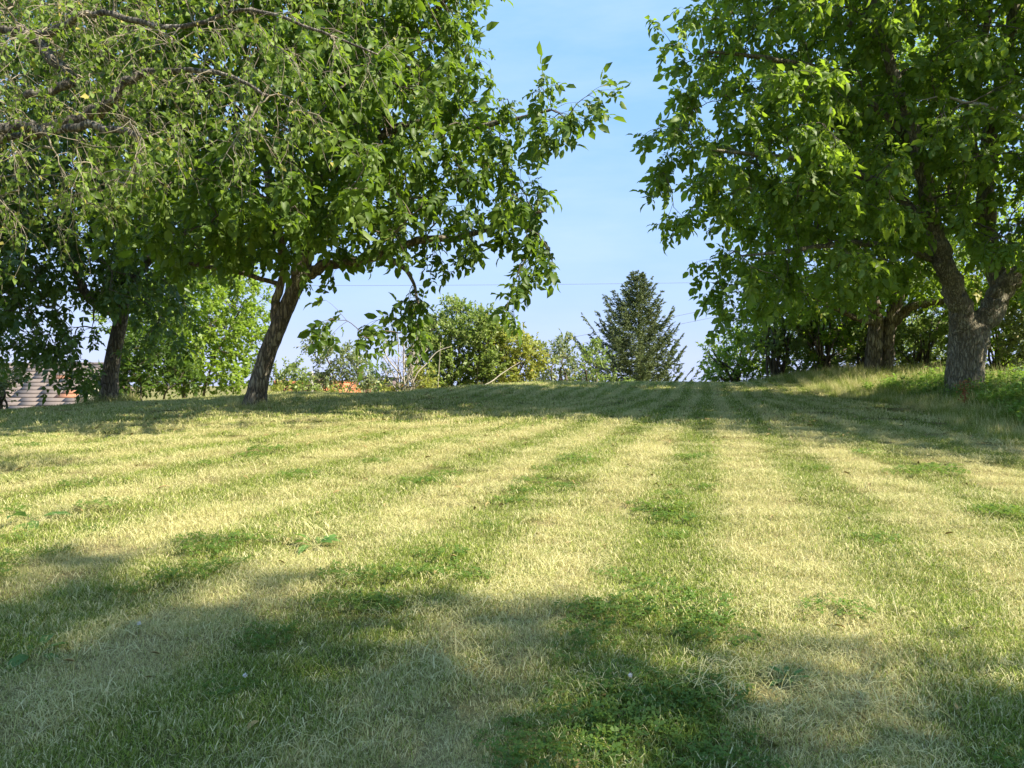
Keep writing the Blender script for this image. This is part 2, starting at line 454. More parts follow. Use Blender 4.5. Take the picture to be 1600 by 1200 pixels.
def instancer(name, pts, rot, scl, protos, label, cat, kind='stuff'):
    """one object that scatters small clumps over the ground with geometry nodes"""
    pc = bpy.data.collections.new(name + '_clumps')
    for k, me in enumerate(protos):
        pc.objects.link(bpy.data.objects.new('%s_clump_%02d' % (name, k), me))
    me = bpy.data.meshes.new(name); me.vertices.add(len(pts)); me.vertices.foreach_set('co', np.asarray(pts, np.float32).ravel())
    a = me.attributes.new('rot', 'FLOAT_VECTOR', 'POINT'); a.data.foreach_set('vector', np.asarray(rot, np.float32).ravel())
    a = me.attributes.new('scl', 'FLOAT', 'POINT'); a.data.foreach_set('value', np.asarray(scl, np.float32))
    a = me.attributes.new('idx', 'INT', 'POINT'); a.data.foreach_set('value', RNG.integers(0, len(protos), len(pts)).astype(np.int32))
    o = link(name, me)
    ng = bpy.data.node_groups.new(name + '_scatter', 'GeometryNodeTree')
    ng.interface.new_socket('Geometry', in_out='INPUT', socket_type='NodeSocketGeometry')
    ng.interface.new_socket('Geometry', in_out='OUTPUT', socket_type='NodeSocketGeometry')
    n, l = ng.nodes, ng.links
    gi, go = n.new('NodeGroupInput'), n.new('NodeGroupOutput')
    ip = n.new('GeometryNodeInstanceOnPoints'); ci = n.new('GeometryNodeCollectionInfo')
    ci.inputs['Collection'].default_value = pc; ci.inputs['Separate Children'].default_value = True; ci.inputs['Reset Children'].default_value = True
    def attr(nm, ty):
        x = n.new('GeometryNodeInputNamedAttribute'); x.data_type = ty; x.inputs['Name'].default_value = nm
        return [s for s in x.outputs if s.enabled][0]
    l.new(gi.outputs[0], ip.inputs['Points']); l.new(ci.outputs[0], ip.inputs['Instance'])
    ip.inputs['Pick Instance'].default_value = True
    l.new(attr('idx', 'INT'), ip.inputs['Instance Index'])
    er = n.new('FunctionNodeEulerToRotation'); l.new(attr('rot', 'FLOAT_VECTOR'), er.inputs[0]); l.new(er.outputs[0], ip.inputs['Rotation'])
    l.new(attr('scl', 'FLOAT'), ip.inputs['Scale'])
    l.new(ip.outputs[0], go.inputs[0])
    md = o.modifiers.new('scatter', 'NODES'); md.node_group = ng
    tag(o, label, cat, kind=kind)
    return o

def scatter(y0, y1, dens, rng, xpad=1.5, xmax=5.7):
    L = []
    for ya in np.arange(y0, y1, .5):
        w = .72 * (ya + .5) + xpad
        n = rng.poisson(dens * 2 * w * .5)
        x = rng.uniform(-w, w, n); y = rng.uniform(ya, ya + .5, n)
        L.append(np.stack([x, y], -1))
    p = np.concatenate(L)
    edge = xmax + .25 * np.sin(p[:, 1] * 1.3) + .15 * np.sin(p[:, 1] * 3.1)
    return p[p[:, 0] < edge]

def put(p):
    z = ground(p[:, 0], p[:, 1])
    return np.column_stack([p, z])

def rots(p, rng):
    return np.column_stack([-0*p[:, 0] + .09 * (p[:, 1] < 14), np.zeros(len(p)), rng.uniform(0, 6.28, len(p))]) if False else np.column_stack([np.zeros(len(p)), np.zeros(len(p)), rng.uniform(0, 6.28, len(p))])

rg = np.random.default_rng(3)
protos = [blade_patch('grass_clump', 480, .20, .012, .048, .0024, .8, M_blade, rg, 3, flat=.22) for _ in range(8)]
near = scatter(1.6, 5.5, 85, rg)
mid = scatter(5.5, 9.5, 52, rg)
pts = np.concatenate([near, mid]); pts = put(pts)
w = stripe_w(pts[:, 0], pts[:, 1])
hum = .5 + .5 * np.sin(pts[:, 0] * 5.3 + 2 * np.sin(pts[:, 1] * 3.1)) * np.sin(pts[:, 1] * 6.1 + 1.5 * np.sin(pts[:, 0] * 4.7))
instancer('mown_grass', pts, rots(pts, rg), (.85 + .15 * w + .35 * hum) * rg.uniform(.7, 1.25, len(pts)), protos,
          'short mown grass in green and straw coloured swaths across the slope', 'grass')
protos = [blade_patch('far_grass_clump', 260, .30, .022, .068, .006, .7, M_blade, rg, 2, flat=.15) for _ in range(6)]
pts = put(scatter(9.5, 19, 30, rg, 2.5))
instancer('mown_grass', pts, rots(pts, rg), rg.uniform(.8, 1.2, len(pts)), protos,
          'shaded mown grass up near the crest of the slope', 'grass')
# loose hay: long pale blades lying about
protos = [blade_patch('hay_clump', 60, .17, .08, .17, .0028, 1.3, M_blade, rg, 3, flat=.9) for _ in range(5)]
for me in protos:
    t = np.array([0.] * len(me.vertices)); me.attributes['tint'].data.foreach_get('value', t); me.attributes['tint'].data.foreach_set('value', t * .22)
p = scatter(1.8, 9, 16, rg); ww = stripe_w(p[:, 0], p[:, 1]); p = p[rg.random(len(p)) < .55 - .45 * ww]
pts = put(p); pts[:, 2] += .022
instancer('loose_hay', pts, rots(pts, rg), rg.uniform(.6, 1.15, len(pts)), protos, 'dry cut stalks lying loose on the mown slope', 'hay')

# clover and other small broad leaves in the green swaths
def clover_patch(n, rad, rng):
    V, Fq, T = [], [], []
    for k in range(n):
        r = rad * math.sqrt(rng.random()); a = rng.random() * 6.28
        c = np.array([r * math.cos(a), r * math.sin(a), .02 + .035 * rng.random()])
        tt = rng.random(); s = rng.uniform(.009, .017); a0 = rng.random() * 6.28
        tilt = rng.normal(0, .35, 2)
        for j in range(3):
            aj = a0 + j * 2.094
            u = np.array([math.cos(aj), math.sin(aj), 0]); v = np.array([-u[1], u[0], 0])
            q = [c, c + s * (.75 * u - .5 * v) + [0, 0, .25 * s], c + s * 1.2 * u, c + s * (.75 * u + .5 * v) + [0, 0, .25 * s]]
            q = [w_ + [0, 0, tilt @ (w_ - c)[:2]] for w_ in q]
            b = len(V); V += q; Fq.append([b, b+1, b+2, b+3]); T += [tt] * 4
        b = len(V); V += [c, c + [.0012, 0, 0], c + [.0, 0, -.05 - c[2] + .02]]
        V[-1] = np.array([c[0], c[1], -.01]); T += [tt] * 3
        Fq.append([b, b+1, b+2, b+2])
    Fq = np.array(Fq)
    return mesh_from('clover_clump', np.array(V), [Fq[Fq[:, 2] != Fq[:, 3]], Fq[Fq[:, 2] == Fq[:, 3]][:, :3]], M_clover, T)
protos = [clover_patch(85, .16, rg) for _ in range(5)]
p = scatter(1.8, 7.5, 26, rg); ww = stripe_w(p[:, 0], p[:, 1]); nn = np.sin(p[:, 0] * 1.9 + 1) + np.sin(p[:, 1] * 2.3 + p[:, 0])
p = p[rg.random(len(p)) < np.clip(.02 + .5 * np.clip(ww, 0, 1) + .25 * nn * (ww > -.2), 0, .9) * np.where(p[:, 1] < 4.6, 1, .35)]
pts = put(p)
instancer('clover', pts, rots(pts, rg), rg.uniform(.7, 1.25, len(pts)), protos, 'clover and small broad leaved weeds in the green swaths', 'ground cover')

# ------------------------------------------------------------------ leaves
def leaflet(L, W, droop, n=2, fold=.16):
    """one leaf blade along +x, 8 triangles"""
    m = [(0, 0, 0), (.42 * L, 0, -.10 * droop * L), (.76 * L, 0, -.28 * droop * L), (L, 0, -.52 * droop * L)]
    f = fold * W
    V = [m[0], m[1], m[2], m[3],
         (.30 * L, .42 * W, f - .05 * droop * L), (.70 * L, .45 * W, f - .22 * droop * L),
         (.30 * L, -.42 * W, f - .05 * droop * L), (.70 * L, -.45 * W, f - .22 * droop * L)]
    Q = [(1, 2, 5, 4), (1, 6, 7, 2)]
    T = [(0, 1, 4), (0, 6, 1), (2, 3, 5), (2, 7, 3)]
    return np.array(V, float), Q, T

def rotm(ax, a):
    return np.array(Matrix.Rotation(a, 3, Vector(ax)))

def compound_leaf(rng, nl=5, L=.12, W=.065, rach=.2, droop=1.):
    """a walnut leaf: a stalk with leaflets in pairs and a bigger one at the end"""
    V, Q, T, tint = [], [], [], []
    def add(v, q, t, tn):
        b = sum(len(x) for x in V)
        V.append(v); Q.extend([[i + b for i in f] for f in q]); T.extend([[i + b for i in f] for f in t]); tint.extend([tn] * len(v))
    pairs = (nl - 1) // 2
    bend = rng.uniform(.2, .6) * droop
    def rp(t): return np.array([rach * t, 0, -bend * rach * t * t])
    base = rng.random()
    for k in range(nl):
        if k == nl - 1: t, ang, s = 1., rng.normal(0, .15), 1.15
        else:
            t = .35 + .6 * (k // 2) / max(pairs, 1) + rng.normal(0, .03); ang = (1 if k % 2 else -1) * rng.uniform(.8, 1.25); s = .72 + .25 * (k // 2) / max(pairs, 1)
        v, q, tr = leaflet(L * s * rng.uniform(.85, 1.15), W * s * rng.uniform(.9, 1.15), rng.uniform(.4, 1.3) * droop)
        R = rotm((0, 0, 1), ang) @ rotm((0, 1, 0), rng.uniform(-.1, .55) * droop) @ rotm((1, 0, 0), rng.normal(0, .35))
        add(v @ R.T + rp(t), q, tr, min(1, max(0, base * .8 + rng.normal(0, .12))))
    w = .0022
    add(np.array([rp(0) + [0, w, 0], rp(0) - [0, w, 0], rp(.5) + [0, 0, -w], rp(1)]), [], [(0, 1, 2), (1, 3, 2), (0, 2, 3)], .9)
    return np.concatenate(V), np.array(Q, int).reshape(-1, 4), np.array(T, int).reshape(-1, 3), np.array(tint)

def simple_leaf(L, W, droop, quad=False):
    if quad:
        V = np.array([(0, 0, 0), (.5 * L, .5 * W, .08 * L), (L, 0, -.1 * L), (.5 * L, -.5 * W, .08 * L)])
        return V, np.array([(0, 3, 2, 1)]), np.zeros((0, 3), int), np.zeros(4)
    V = np.array([(0, 0, 0), (.5 * L, .0, -.06 * L), (L, 0, -.25 * droop * L), (.45 * L, .5 * W, .1 * W), (.45 * L, -.5 * W, .1 * W)])
    return V, np.zeros((0, 4), int), np.array([(0, 1, 3), (0, 4, 1), (1, 2, 3), (1, 4, 2)]), np.zeros(5)

def frames(d, up, rng, spread):
    """rotation matrices whose x axis is d and z axis near up"""
    x = norm(d)
    z = norm(up + rng.normal(0, spread, up.shape))
    y = norm(np.cross(z, x)); z = np.cross(x, y)
    return np.stack([x, y, z], -1)

def bake(protos, pos, R, scl, tint, rng):
    """join copies of small leaf shapes into one mesh geometry"""
    which = rng.integers(0, len(protos), len(pos))
    parts, tn = [], []
    for k, (V, Q, T, t0) in enumerate(protos):
        s = np.where(which == k)[0]
        if not len(s): continue
        W = np.einsum('nij,vj->nvi', R[s], V) * scl[s][:, None, None] + pos[s][:, None, :]
        off = (np.arange(len(s)) * len(V))[:, None, None]
        parts.append((W.reshape(-1, 3), [(Q[None] + off).reshape(-1, 4), (T[None] + off).reshape(-1, 3)]))
        tn.append(np.clip(.5 * t0[None, :] + .5 * tint[s][:, None] if t0.any() else np.repeat(tint[s][:, None], len(V), 1), 0, 1).ravel())
    V, Fl = join_geo(parts)
    return V, Fl, np.concatenate(tn)

WALNUT = [compound_leaf(np.random.default_rng(40 + k), 5, .135, .075, .17) for k in range(8)]
WALNUT_FAR = []
for k in range(6):
    r_ = np.random.default_rng(80 + k)
    parts = []
    for j in range(5):
        a = (-1.1, 1.1, -.75, .75, 0)[j]; t = (.35, .4, .8, .8, 1)[j]
        V, Q, T, _ = simple_leaf(.13 * (.8 if j < 4 else 1.1), .065, 1)
        R = rotm((0, 0, 1), a + r_.normal(0, .2)) @ rotm((0, 1, 0), r_.uniform(0, .6)) @ rotm((1, 0, 0), r_.normal(0, .4))
        parts.append((V @ R.T + [.17 * t, 0, -.05 * t * t], [Q, T]))
    V, Fl = join_geo(parts)
    T = [f for f in Fl if f.shape[1] == 3][0]
    WALNUT_FAR.append((V, np.zeros((0, 4), int), T, np.zeros(len(V))))
APPLE = [simple_leaf(.052 * s, .032 * s, d) for s in (.8, 1., 1.15) for d in (.5, 1.3)]
SMALL = [simple_leaf(.07 * s, .036 * s, 1, True) for s in (.8, 1.05)]
SMALLER = [simple_leaf(.05 * s, .026 * s, 1, True) for s in (.8, 1.1)]

# ------------------------------------------------------------------ tree builder
def sample_blobs(blobs, spacing, rng, holes=(), shell=0.0, cap=4000):
    C = []
    for b in blobs:
        px, py, Y, rx, ry, rY = b[:6]
        c = P(px, py, Y); s = np.array([rx * Y / F, rY, ry * Y / F])
        vol = 4.19 * s.prod()
        n = max(2, int(vol / spacing ** 3 * 2.2))
        u = norm(rng.normal(size=(n, 3))); r = rng.random(n) ** (1 / 3)
        r = np.where(rng.random(n) < shell, .8 + .2 * rng.random(n), r)
        C.append(c + u * r[:, None] * s)
    C = np.concatenate(C)[:cap * 3]
    rng.shuffle(C)
    px = 800 + F * C[:, 0] / C[:, 1]; py = 600 - F * (C[:, 2] - EYE) / C[:, 1]
    keep = np.ones(len(C), bool)
    for h_ in holes:
        hx, hy, hr, hs = h_[:4]
        ym = h_[4] if len(h_) > 4 else 1e9
        keep &= (((px - hx) / hr) ** 2 + ((py - hy) / hs) ** 2 > 1) | (C[:, 1] > ym)
    C = C[keep]
    keep = C[:, 2] > ground(C[:, 0], C[:, 1]) + .05
    C = C[keep]
    # thin out to the wanted spacing
    cell = {}
    out = []
    for p in C:
        k = tuple(np.floor(p / spacing).astype(int))
        ok = True
        for dx in (-1, 0, 1):
            for dy in (-1, 0, 1):
                for dz in (-1, 0, 1):
                    for q in cell.get((k[0]+dx, k[1]+dy, k[2]+dz), ()):
                        if (p[0]-q[0])**2 + (p[1]-q[1])**2 + (p[2]-q[2])**2 < (spacing * .78) ** 2: ok = False; break
                    if not ok: break
                if not ok: break
            if not ok: break
        if ok:
            cell.setdefault(k, []).append(p); out.append(p)
        if len(out) >= cap: break
    return np.array(out)

def grow(nodes, nrad, clumps, rng, K=7, arch=.12, jit=.06):
    nodes = np.array(nodes); nrad = np.array(nrad)
    owner = np.full(len(nodes), -1)
    d0 = np.array([np.min(np.linalg.norm(nodes - c, axis=1)) for c in clumps])
    order = np.argsort(d0)
    buf = np.zeros((len(nodes) + len(clumps) * K, 3)); buf[:len(nodes)] = nodes; m = len(nodes)
    own = np.full(len(buf), -1); rmx = np.full(len(buf), .02); rmx[:m] = nrad
    paths, parent, cap = [], [], []
    for ci in order:
        c = clumps[ci]
        dd = np.linalg.norm(buf[:m] - c, axis=1)
        k = int(np.argmin(dd)); p0 = buf[k]; L = dd[k]
        t = np.linspace(0, 1, K)[:, None]
        mid = (p0 + c) / 2 + np.array([0, 0, arch * L]) + rng.normal(0, jit * L + .01, 3)
        pt = (1-t)**2 * p0 + 2*t*(1-t) * mid + t**2 * c
        pt[1:-1] += rng.normal(0, .018 * min(L, 1.5), (K - 2, 3))
        paths.append(pt); parent.append(own[k]); cap.append(rmx[k])
        i = len(paths) - 1
        buf[m:m + K - 1] = pt[1:]; own[m:m + K - 1] = i; m += K - 1
    load = np.ones(len(paths))
    for i in range(len(paths) - 1, -1, -1):
        if parent[i] >= 0: load[parent[i]] += load[i]
    return np.array(paths), load, np.array(cap), clumps[order]

def limb_mesh(name, pts, mat, sides=12, flare=0.0, rough=.06, rng=None, kink=.12):
    """pts rows (px, py, Y, r) -> a gnarled tube; also returns the centre line"""
    rng = rng or RNG
    A = np.array([[*P(p[0], p[1], p[2]), p[3]] for p in pts])
    S = spline(A, 7)
    c, r = S[:, :3].copy(), np.maximum(S[:, 3].copy(), .006)
    if not flare:
        wg = rng.normal(0, 1, c[1:-1].shape); wg[1:] += .7 * wg[:-1]
        c[1:-1] += wg * r[1:-1, None] * kink
    if flare:
        h = np.arange(len(r)) / 6.
        r = r * (1 + flare * np.exp(-h * 2.2))
        c[0, 2] -= .12
    V, q = tubes(c[None], r[None], sides)
    K = len(c)
    V = V.reshape(K, sides, 3)
    lob = np.sin(np.arange(sides) / sides * 6.28 * 3 + rng.random() * 6)[None, :] * .05 + rng.normal(0, rough, (K, sides))
    lob[1:] = .5 * lob[1:] + .5 * lob[:-1]
    if flare:
        root = np.sin(np.arange(sides) / sides * 6.28 * 4 + 1)[None, :] * .22 * np.exp(-np.arange(K) / 2.2)[:, None]
        lob = lob + root
    V = c[:, None, :] + (V - c[:, None, :]) * (1 + lob)[..., None]
    V = V.reshape(-1, 3)
    n = len(V)
    V = np.vstack([V, c[-1] + (c[-1] - c[-2]) * .3 * (r[-1] / max(np.linalg.norm(c[-1] - c[-2]), 1e-6))])
    cap = np.array([[n - sides + i, n - sides + (i + 1) % sides, n] for i in range(sides)])
    return mesh_from(name, V, [q, cap], mat, smooth=True), c, r

def build_tree(name, label, cat, base, trunk, limbs, blobs, spacing, leaf, leafmat, barkmat, twigmat, seed,
               group=None, twigs=4, per=4, tl=(.25, .5), droop=.35, leafscale=1., leafdroop=.5, holes=(), arch=.12,
               single=0, part_mats=None, twig_r=.0035, rload=.0062, sides=5, cap=4000, upspread=.55, shell=0.,
               trunk_name='trunk', limb_name='limb', crown_name='crown', flare=.35, loose=.0, kink=.12, kinky=.0):
    rng = np.random.default_rng(seed)
    root = root_empty(name, base)
    tag(root, label, cat, group)
    nodes, nrad = [], []
    first = True
    for pts in ([trunk] if trunk else []):
        me, c, r = limb_mesh(trunk_name, pts, barkmat, 20, flare=flare, rng=rng, rough=.035)
        link(trunk_name, me, root)
        nodes += list(c[len(c) // 2:]); nrad += list(r[len(c) // 2:])
    for pts in limbs:
        me, c, r = limb_mesh(limb_name, pts, barkmat, 10, rng=rng, kink=kink)
        link(limb_name, me, root)
        nodes += list(c[2:]); nrad += list(r[2:])
    C = sample_blobs(blobs, spacing, rng, holes, shell, cap)
    paths, load, capr, C = grow(nodes, nrad, C, rng, arch=arch)
    K = paths.shape[1]
    r0 = np.minimum(rload * load ** .5, capr * .7)
    rr = r0[:, None] * (1 - np.linspace(0, 1, K)[None, :]) + twig_r * np.linspace(0, 1, K)[None, :] * np.minimum(1.3, load[:, None] ** .3)
    rr = np.maximum(rr, twig_r * .9)
    geo = [tubes(paths, rr, sides)]
    # twigs
    N = len(paths); T = twigs
    at = rng.uniform(.35, 1, (N, T)); at[:, 0] = 1.
    ii = at * (K - 1); i0 = np.clip(np.floor(ii).astype(int), 0, K - 2); f = (ii - i0)[..., None]
    st = paths[np.arange(N)[:, None], i0] * (1 - f) + paths[np.arange(N)[:, None], i0 + 1] * f
    cen = C.mean(0)
    outw = norm(paths[:, -1] - paths[:, -3])[:, None, :] * .7 + norm(C - cen)[:, None, :] * .4
    d = norm(outw + rng.normal(0, .62, (N, T, 3)) + np.array([0, 0, .1]))
    L = rng.uniform(tl[0], tl[1], (N, T))[..., None]
    KT = 5
    tw = np.zeros((N, T, KT, 3)); cur = st.copy(); dd = d.copy()
    for k in range(KT):
        tw[:, :, k] = cur
        dd = norm(dd + np.array([0, 0, -droop * .45]) + rng.normal(0, .08 + kinky, dd.shape))
        cur = cur + dd * L / (KT - 1)
    tw = tw.reshape(-1, KT, 3)
    tr = np.linspace(twig_r, twig_r * .45, KT)[None].repeat(len(tw), 0)
    geo.append(tubes(tw, tr, 3))
    V, Fl = join_geo([(g[0], [g[1]]) for g in geo])
    o = link('twigs', mesh_from('twigs', V, Fl, twigmat), root); o['kind'] = 'stuff'
    # leaves
    M = len(tw)
    tt = np.concatenate([np.full((M, 1), 1.), rng.uniform(.25, 1, (M, per - 1))], 1) if per > 1 else np.full((M, 1), 1.)
    ii = tt * (KT - 1); i0 = np.clip(np.floor(ii).astype(int), 0, KT - 2); f = (ii - i0)[..., None]
    pos = tw[np.arange(M)[:, None], i0] * (1 - f) + tw[np.arange(M)[:, None], i0 + 1] * f
    td = norm(tw[:, -1] - tw[:, -2])[:, None, :]
    ld = norm(td * .55 + rng.normal(0, .7, pos.shape) + np.array([0, 0, -leafdroop]))
    pos = pos.reshape(-1, 3); ld = ld.reshape(-1, 3)
    if loose:
        keep = rng.random(len(pos)) > loose; pos, ld = pos[keep], ld[keep]
    up = np.tile(np.array([0., 0, 1.]), (len(pos), 1)) + .25 * np.array([SUN_FROM.x, SUN_FROM.y, 0])
    R = frames(ld, up, rng, upspread)
    scl = np.clip(rng.normal(.92, .22, len(pos)), .4, 1.4) * leafscale
    tint = rng.random(len(pos))
    sel = np.zeros(len(pos), bool)
    if single:
        px = 800 + F * pos[:, 0] / pos[:, 1]; py = 600 - F * (pos[:, 2] - EYE) / pos[:, 1]
        inside = (px > 5) & (px < 1595) & (py > 5) & (py < 1195)
        key = (np.floor(px / 16).astype(int) * 1000 + np.floor(py / 16).astype(int))
        key = np.where(inside, key, -1)
        o_ = np.argsort(pos[:, 1])
        _, fi = np.unique(key[o_], return_index=True)
        front = o_[fi]; front = front[key[front] >= 0]
        front = front[np.argsort(pos[front, 1] / scl[front])][:single]
        sel[front] = True
        meshes = []
        for k, (v, q, t, t0) in enumerate(leaf):
            for s in (.25, .5, .85):
                meshes.append(mesh_from('leaf', v, [x for x in (q, t) if len(x)], leafmat, np.clip(t0 * .5 + s * .5, 0, 1)))
        for j in front:
            o = bpy.data.objects.new('leaf', meshes[rng.integers(len(meshes))])
            col.objects.link(o); o.parent = root
            Mx = Matrix.Identity(4)
            for a in range(3):
                for b in range(3): Mx[a][b] = float(R[j, a, b] * scl[j])
                Mx[a][3] = float(pos[j, a])
            o.matrix_parent_inverse = Matrix.Translation(-root.location)
            o.matrix_basis = Mx
    k_ = ~sel
    V, Fl, tn = bake(leaf, pos[k_], R[k_], scl[k_], tint[k_], rng)
    o = link(crown_name, mesh_from(crown_name, V, Fl, leafmat, tn), root); o['kind'] = 'stuff'
    return root

def base_at(px, Y):
    x = (px - 800) / F * Y
    return np.array([x, Y, gz(x, Y)])

def py_ground(px, Y):
    return 600 - F * (base_at(px, Y)[2] - EYE) / Y

# ---- left walnut that leans to the right
b = base_at(397, 11); g0 = py_ground(397, 11)
build_tree('walnut_tree', 'leaning walnut tree with one bare slanting trunk, left of the open sky', 'tree', b,
    [(397, g0 + 4, 11, .135), (405, 595, 11, .124), (419, 550, 11, .118), (437, 505, 11, .114), (456, 462, 11, .108), (474, 425, 11, .095), (482, 380, 11, .08)],
    [[(431, 525, 11, .05), (430, 480, 10.95, .06), (442, 430, 10.9, .055), (436, 360, 10.7, .07), (420, 280, 10.5, .06), (400, 180, 10.4, .05), (380, 60, 10.3, .035)],
     [(465, 450, 11, .10), (484, 360, 11, .105), (500, 250, 10.9, .09), (522, 130, 10.7, .08), (530, 20, 10.6, .07), (520, -120, 10.5, .05), (530, -250, 10.5, .03)],
     [(474, 428, 11, .09), (510, 414, 10.9, .075), (560, 408, 10.7, .068), (615, 390, 10.4, .06), (660, 374, 10.2, .052), (720, 372, 10, .042), (790, 345, 9.9, .03), (850, 330, 9.8, .015)],
     [(494, 290, 10.9, .08), (560, 230, 10.5, .065), (640, 195, 10.2, .055), (720, 200, 10, .045), (790, 190, 9.8, .03), (860, 172, 9.6, .016)],
     [(520, 150, 10.7, .06), (590, 90, 10.4, .05), (660, 40, 10.2, .035), (710, -20, 10.1, .02)],
     [(440, 445, 10.95, .035), (370, 425, 10.8, .032), (310, 415, 10.7, .028), (230, 400, 10.6, .025)],
     [(600, 396, 10.4, .04), (640, 430, 10, .025), (655, 480, 9.7, .012)],
     [(440, 330, 10.7, .05), (350, 270, 10.6, .04), (270, 230, 10.6, .025)]],
    [(600, 60, 10.2, 120, 110, 1.9), (470, 40, 10.6, 170, 120, 2.2), (680, 60, 10.2, 62, 75, 1.2), (700, -60, 10.2, 60, 80, 1), (550, 200, 9.6, 150, 100, 2.2),
     (700, 190, 10, 65, 80, 1.1), (850, 180, 9.6, 68, 38, .7), (850, 180, 9.6, 60, 30, .5), (905, 160, 9.5, 22, 22, .3), (890, 190, 9.5, 28, 20, .3), (840, 170, 9.5, 50, 30, .3), (860, 190, 9.4, 46, 26, .3), (780, 265, 9.8, 72, 70, 1.1), (835, 345, 9.7, 46, 52, .8), (790, 300, 9.8, 60, 60, .9), (710, 325, 9.9, 100, 58, 1.1),
     (570, 315, 9.3, 125, 66, 1.9), (848, 400, 9.6, 34, 22, .4), (795, 440, 9.5, 26, 38, .4), (800, 480, 9.5, 14, 16, .2), (640, 440, 9.7, 46, 50, .6), (620, 490, 9.5, 44, 28, .5), (640, 530, 9.5, 16, 18, .2), (520, 410, 9.9, 60, 16, .5),
     (508, 488, 8.6, 26, 16, .12), (590, 528, 8.9, 26, 10, .1), (420, 300, 9.8, 110, 90, 2.2), (310, 325, 10, 100, 60, 2.2), (430, 370, 10.9, 80, 22, 1.2),
     (270, 385, 10.8, 60, 22, 1), (300, 190, 11, 110, 90, 1.5), (500, -140, 10.6, 210, 130, 2.1), (260, 20, 11.3, 140, 120, 1.6), (545, 400, 10.5, 60, 18, .7), (690, 400, 10, 55, 20, .5)],
    .45, WALNUT, M_walnut, M_bark, M_twigd, 11, group='walnut trees', twigs=4, per=4, tl=(.18, .42), droop=.35, single=300,
    holes=[(640, 158, 26, 22), (350, 90, 34, 26), (640, 300, 12, 14), (700, 470, 38, 36), (745, 440, 34, 26), (458, 470, 60, 44), (600, 440, 14, 20), (600, 400, 90, 16, 10.3), (500, 420, 40, 22, 10.9), (545, 240, 14, 14), (430, 200, 12, 12), (730, 150, 12, 10), (560, 360, 16, 10)], leafscale=.88)

# ---- the second tree on the left, thin pale trunk
b = base_at(170, 14); g0 = py_ground(170, 14)
build_tree('walnut_tree', 'pale thin trunked tree with dark hanging foliage at the far left', 'tree', b,
    [(171, g0 + 4, 14, .155), (172, 595, 14, .142), (179, 550, 14, .128), (189, 500, 14, .12), (196, 455, 14, .10), (196, 420, 14, .08)],
    [[(196, 455, 14, .11), (192, 390, 14, .1), (175, 300, 14, .08), (165, 180, 14, .06), (150, 60, 14, .04)],
     [(150, 478, 13.2, .06), (136, 462, 13, .068), (126, 440, 12.9, .07), (115, 415, 12.8, .065), (80, 370, 12.7, .05), (20, 330, 12.5, .04), (-60, 300, 12.4, .02)],
     [(190, 495, 14, .05), (165, 487, 13.6, .05), (150, 478, 13.2, .058)],
     [(198, 450, 14, .08), (240, 400, 13.8, .06), (300, 360, 13.6, .04), (360, 350, 13.5, .02)]],
    [(60, 420, 12.6, 90, 60, 1.4), (30, 500, 12.4, 60, 55, 1), (110, 520, 12.6, 55, 45, .9), (108, 562, 12.4, 20, 28, .4), (-60, 440, 12.6, 90, 110, 1.5), (150, 575, 13, 26, 30, .5), (20, 545, 12.3, 40, 14, .5),
     (235, 460, 13, 65, 46, 1.1), (262, 515, 13, 36, 24, .7), (132, 600, 13.5, 14, 24, .4), (170, 380, 13.4, 130, 60, 1.8), (60, 300, 13, 130, 100, 2), (190, 260, 13.8, 150, 110, 2), (100, 100, 14, 170, 120, 2.2), (-100, 250, 13.5, 120, 150, 2)],
    .46, WALNUT_FAR, M_dark, M_bark2, M_twigd, 12, group='walnut trees', twigs=4, per=4, tl=(.25, .5), leafscale=1.0, flare=.25, holes=[(178, 570, 34, 40, 13.9), (188, 490, 26, 50, 13.8)])

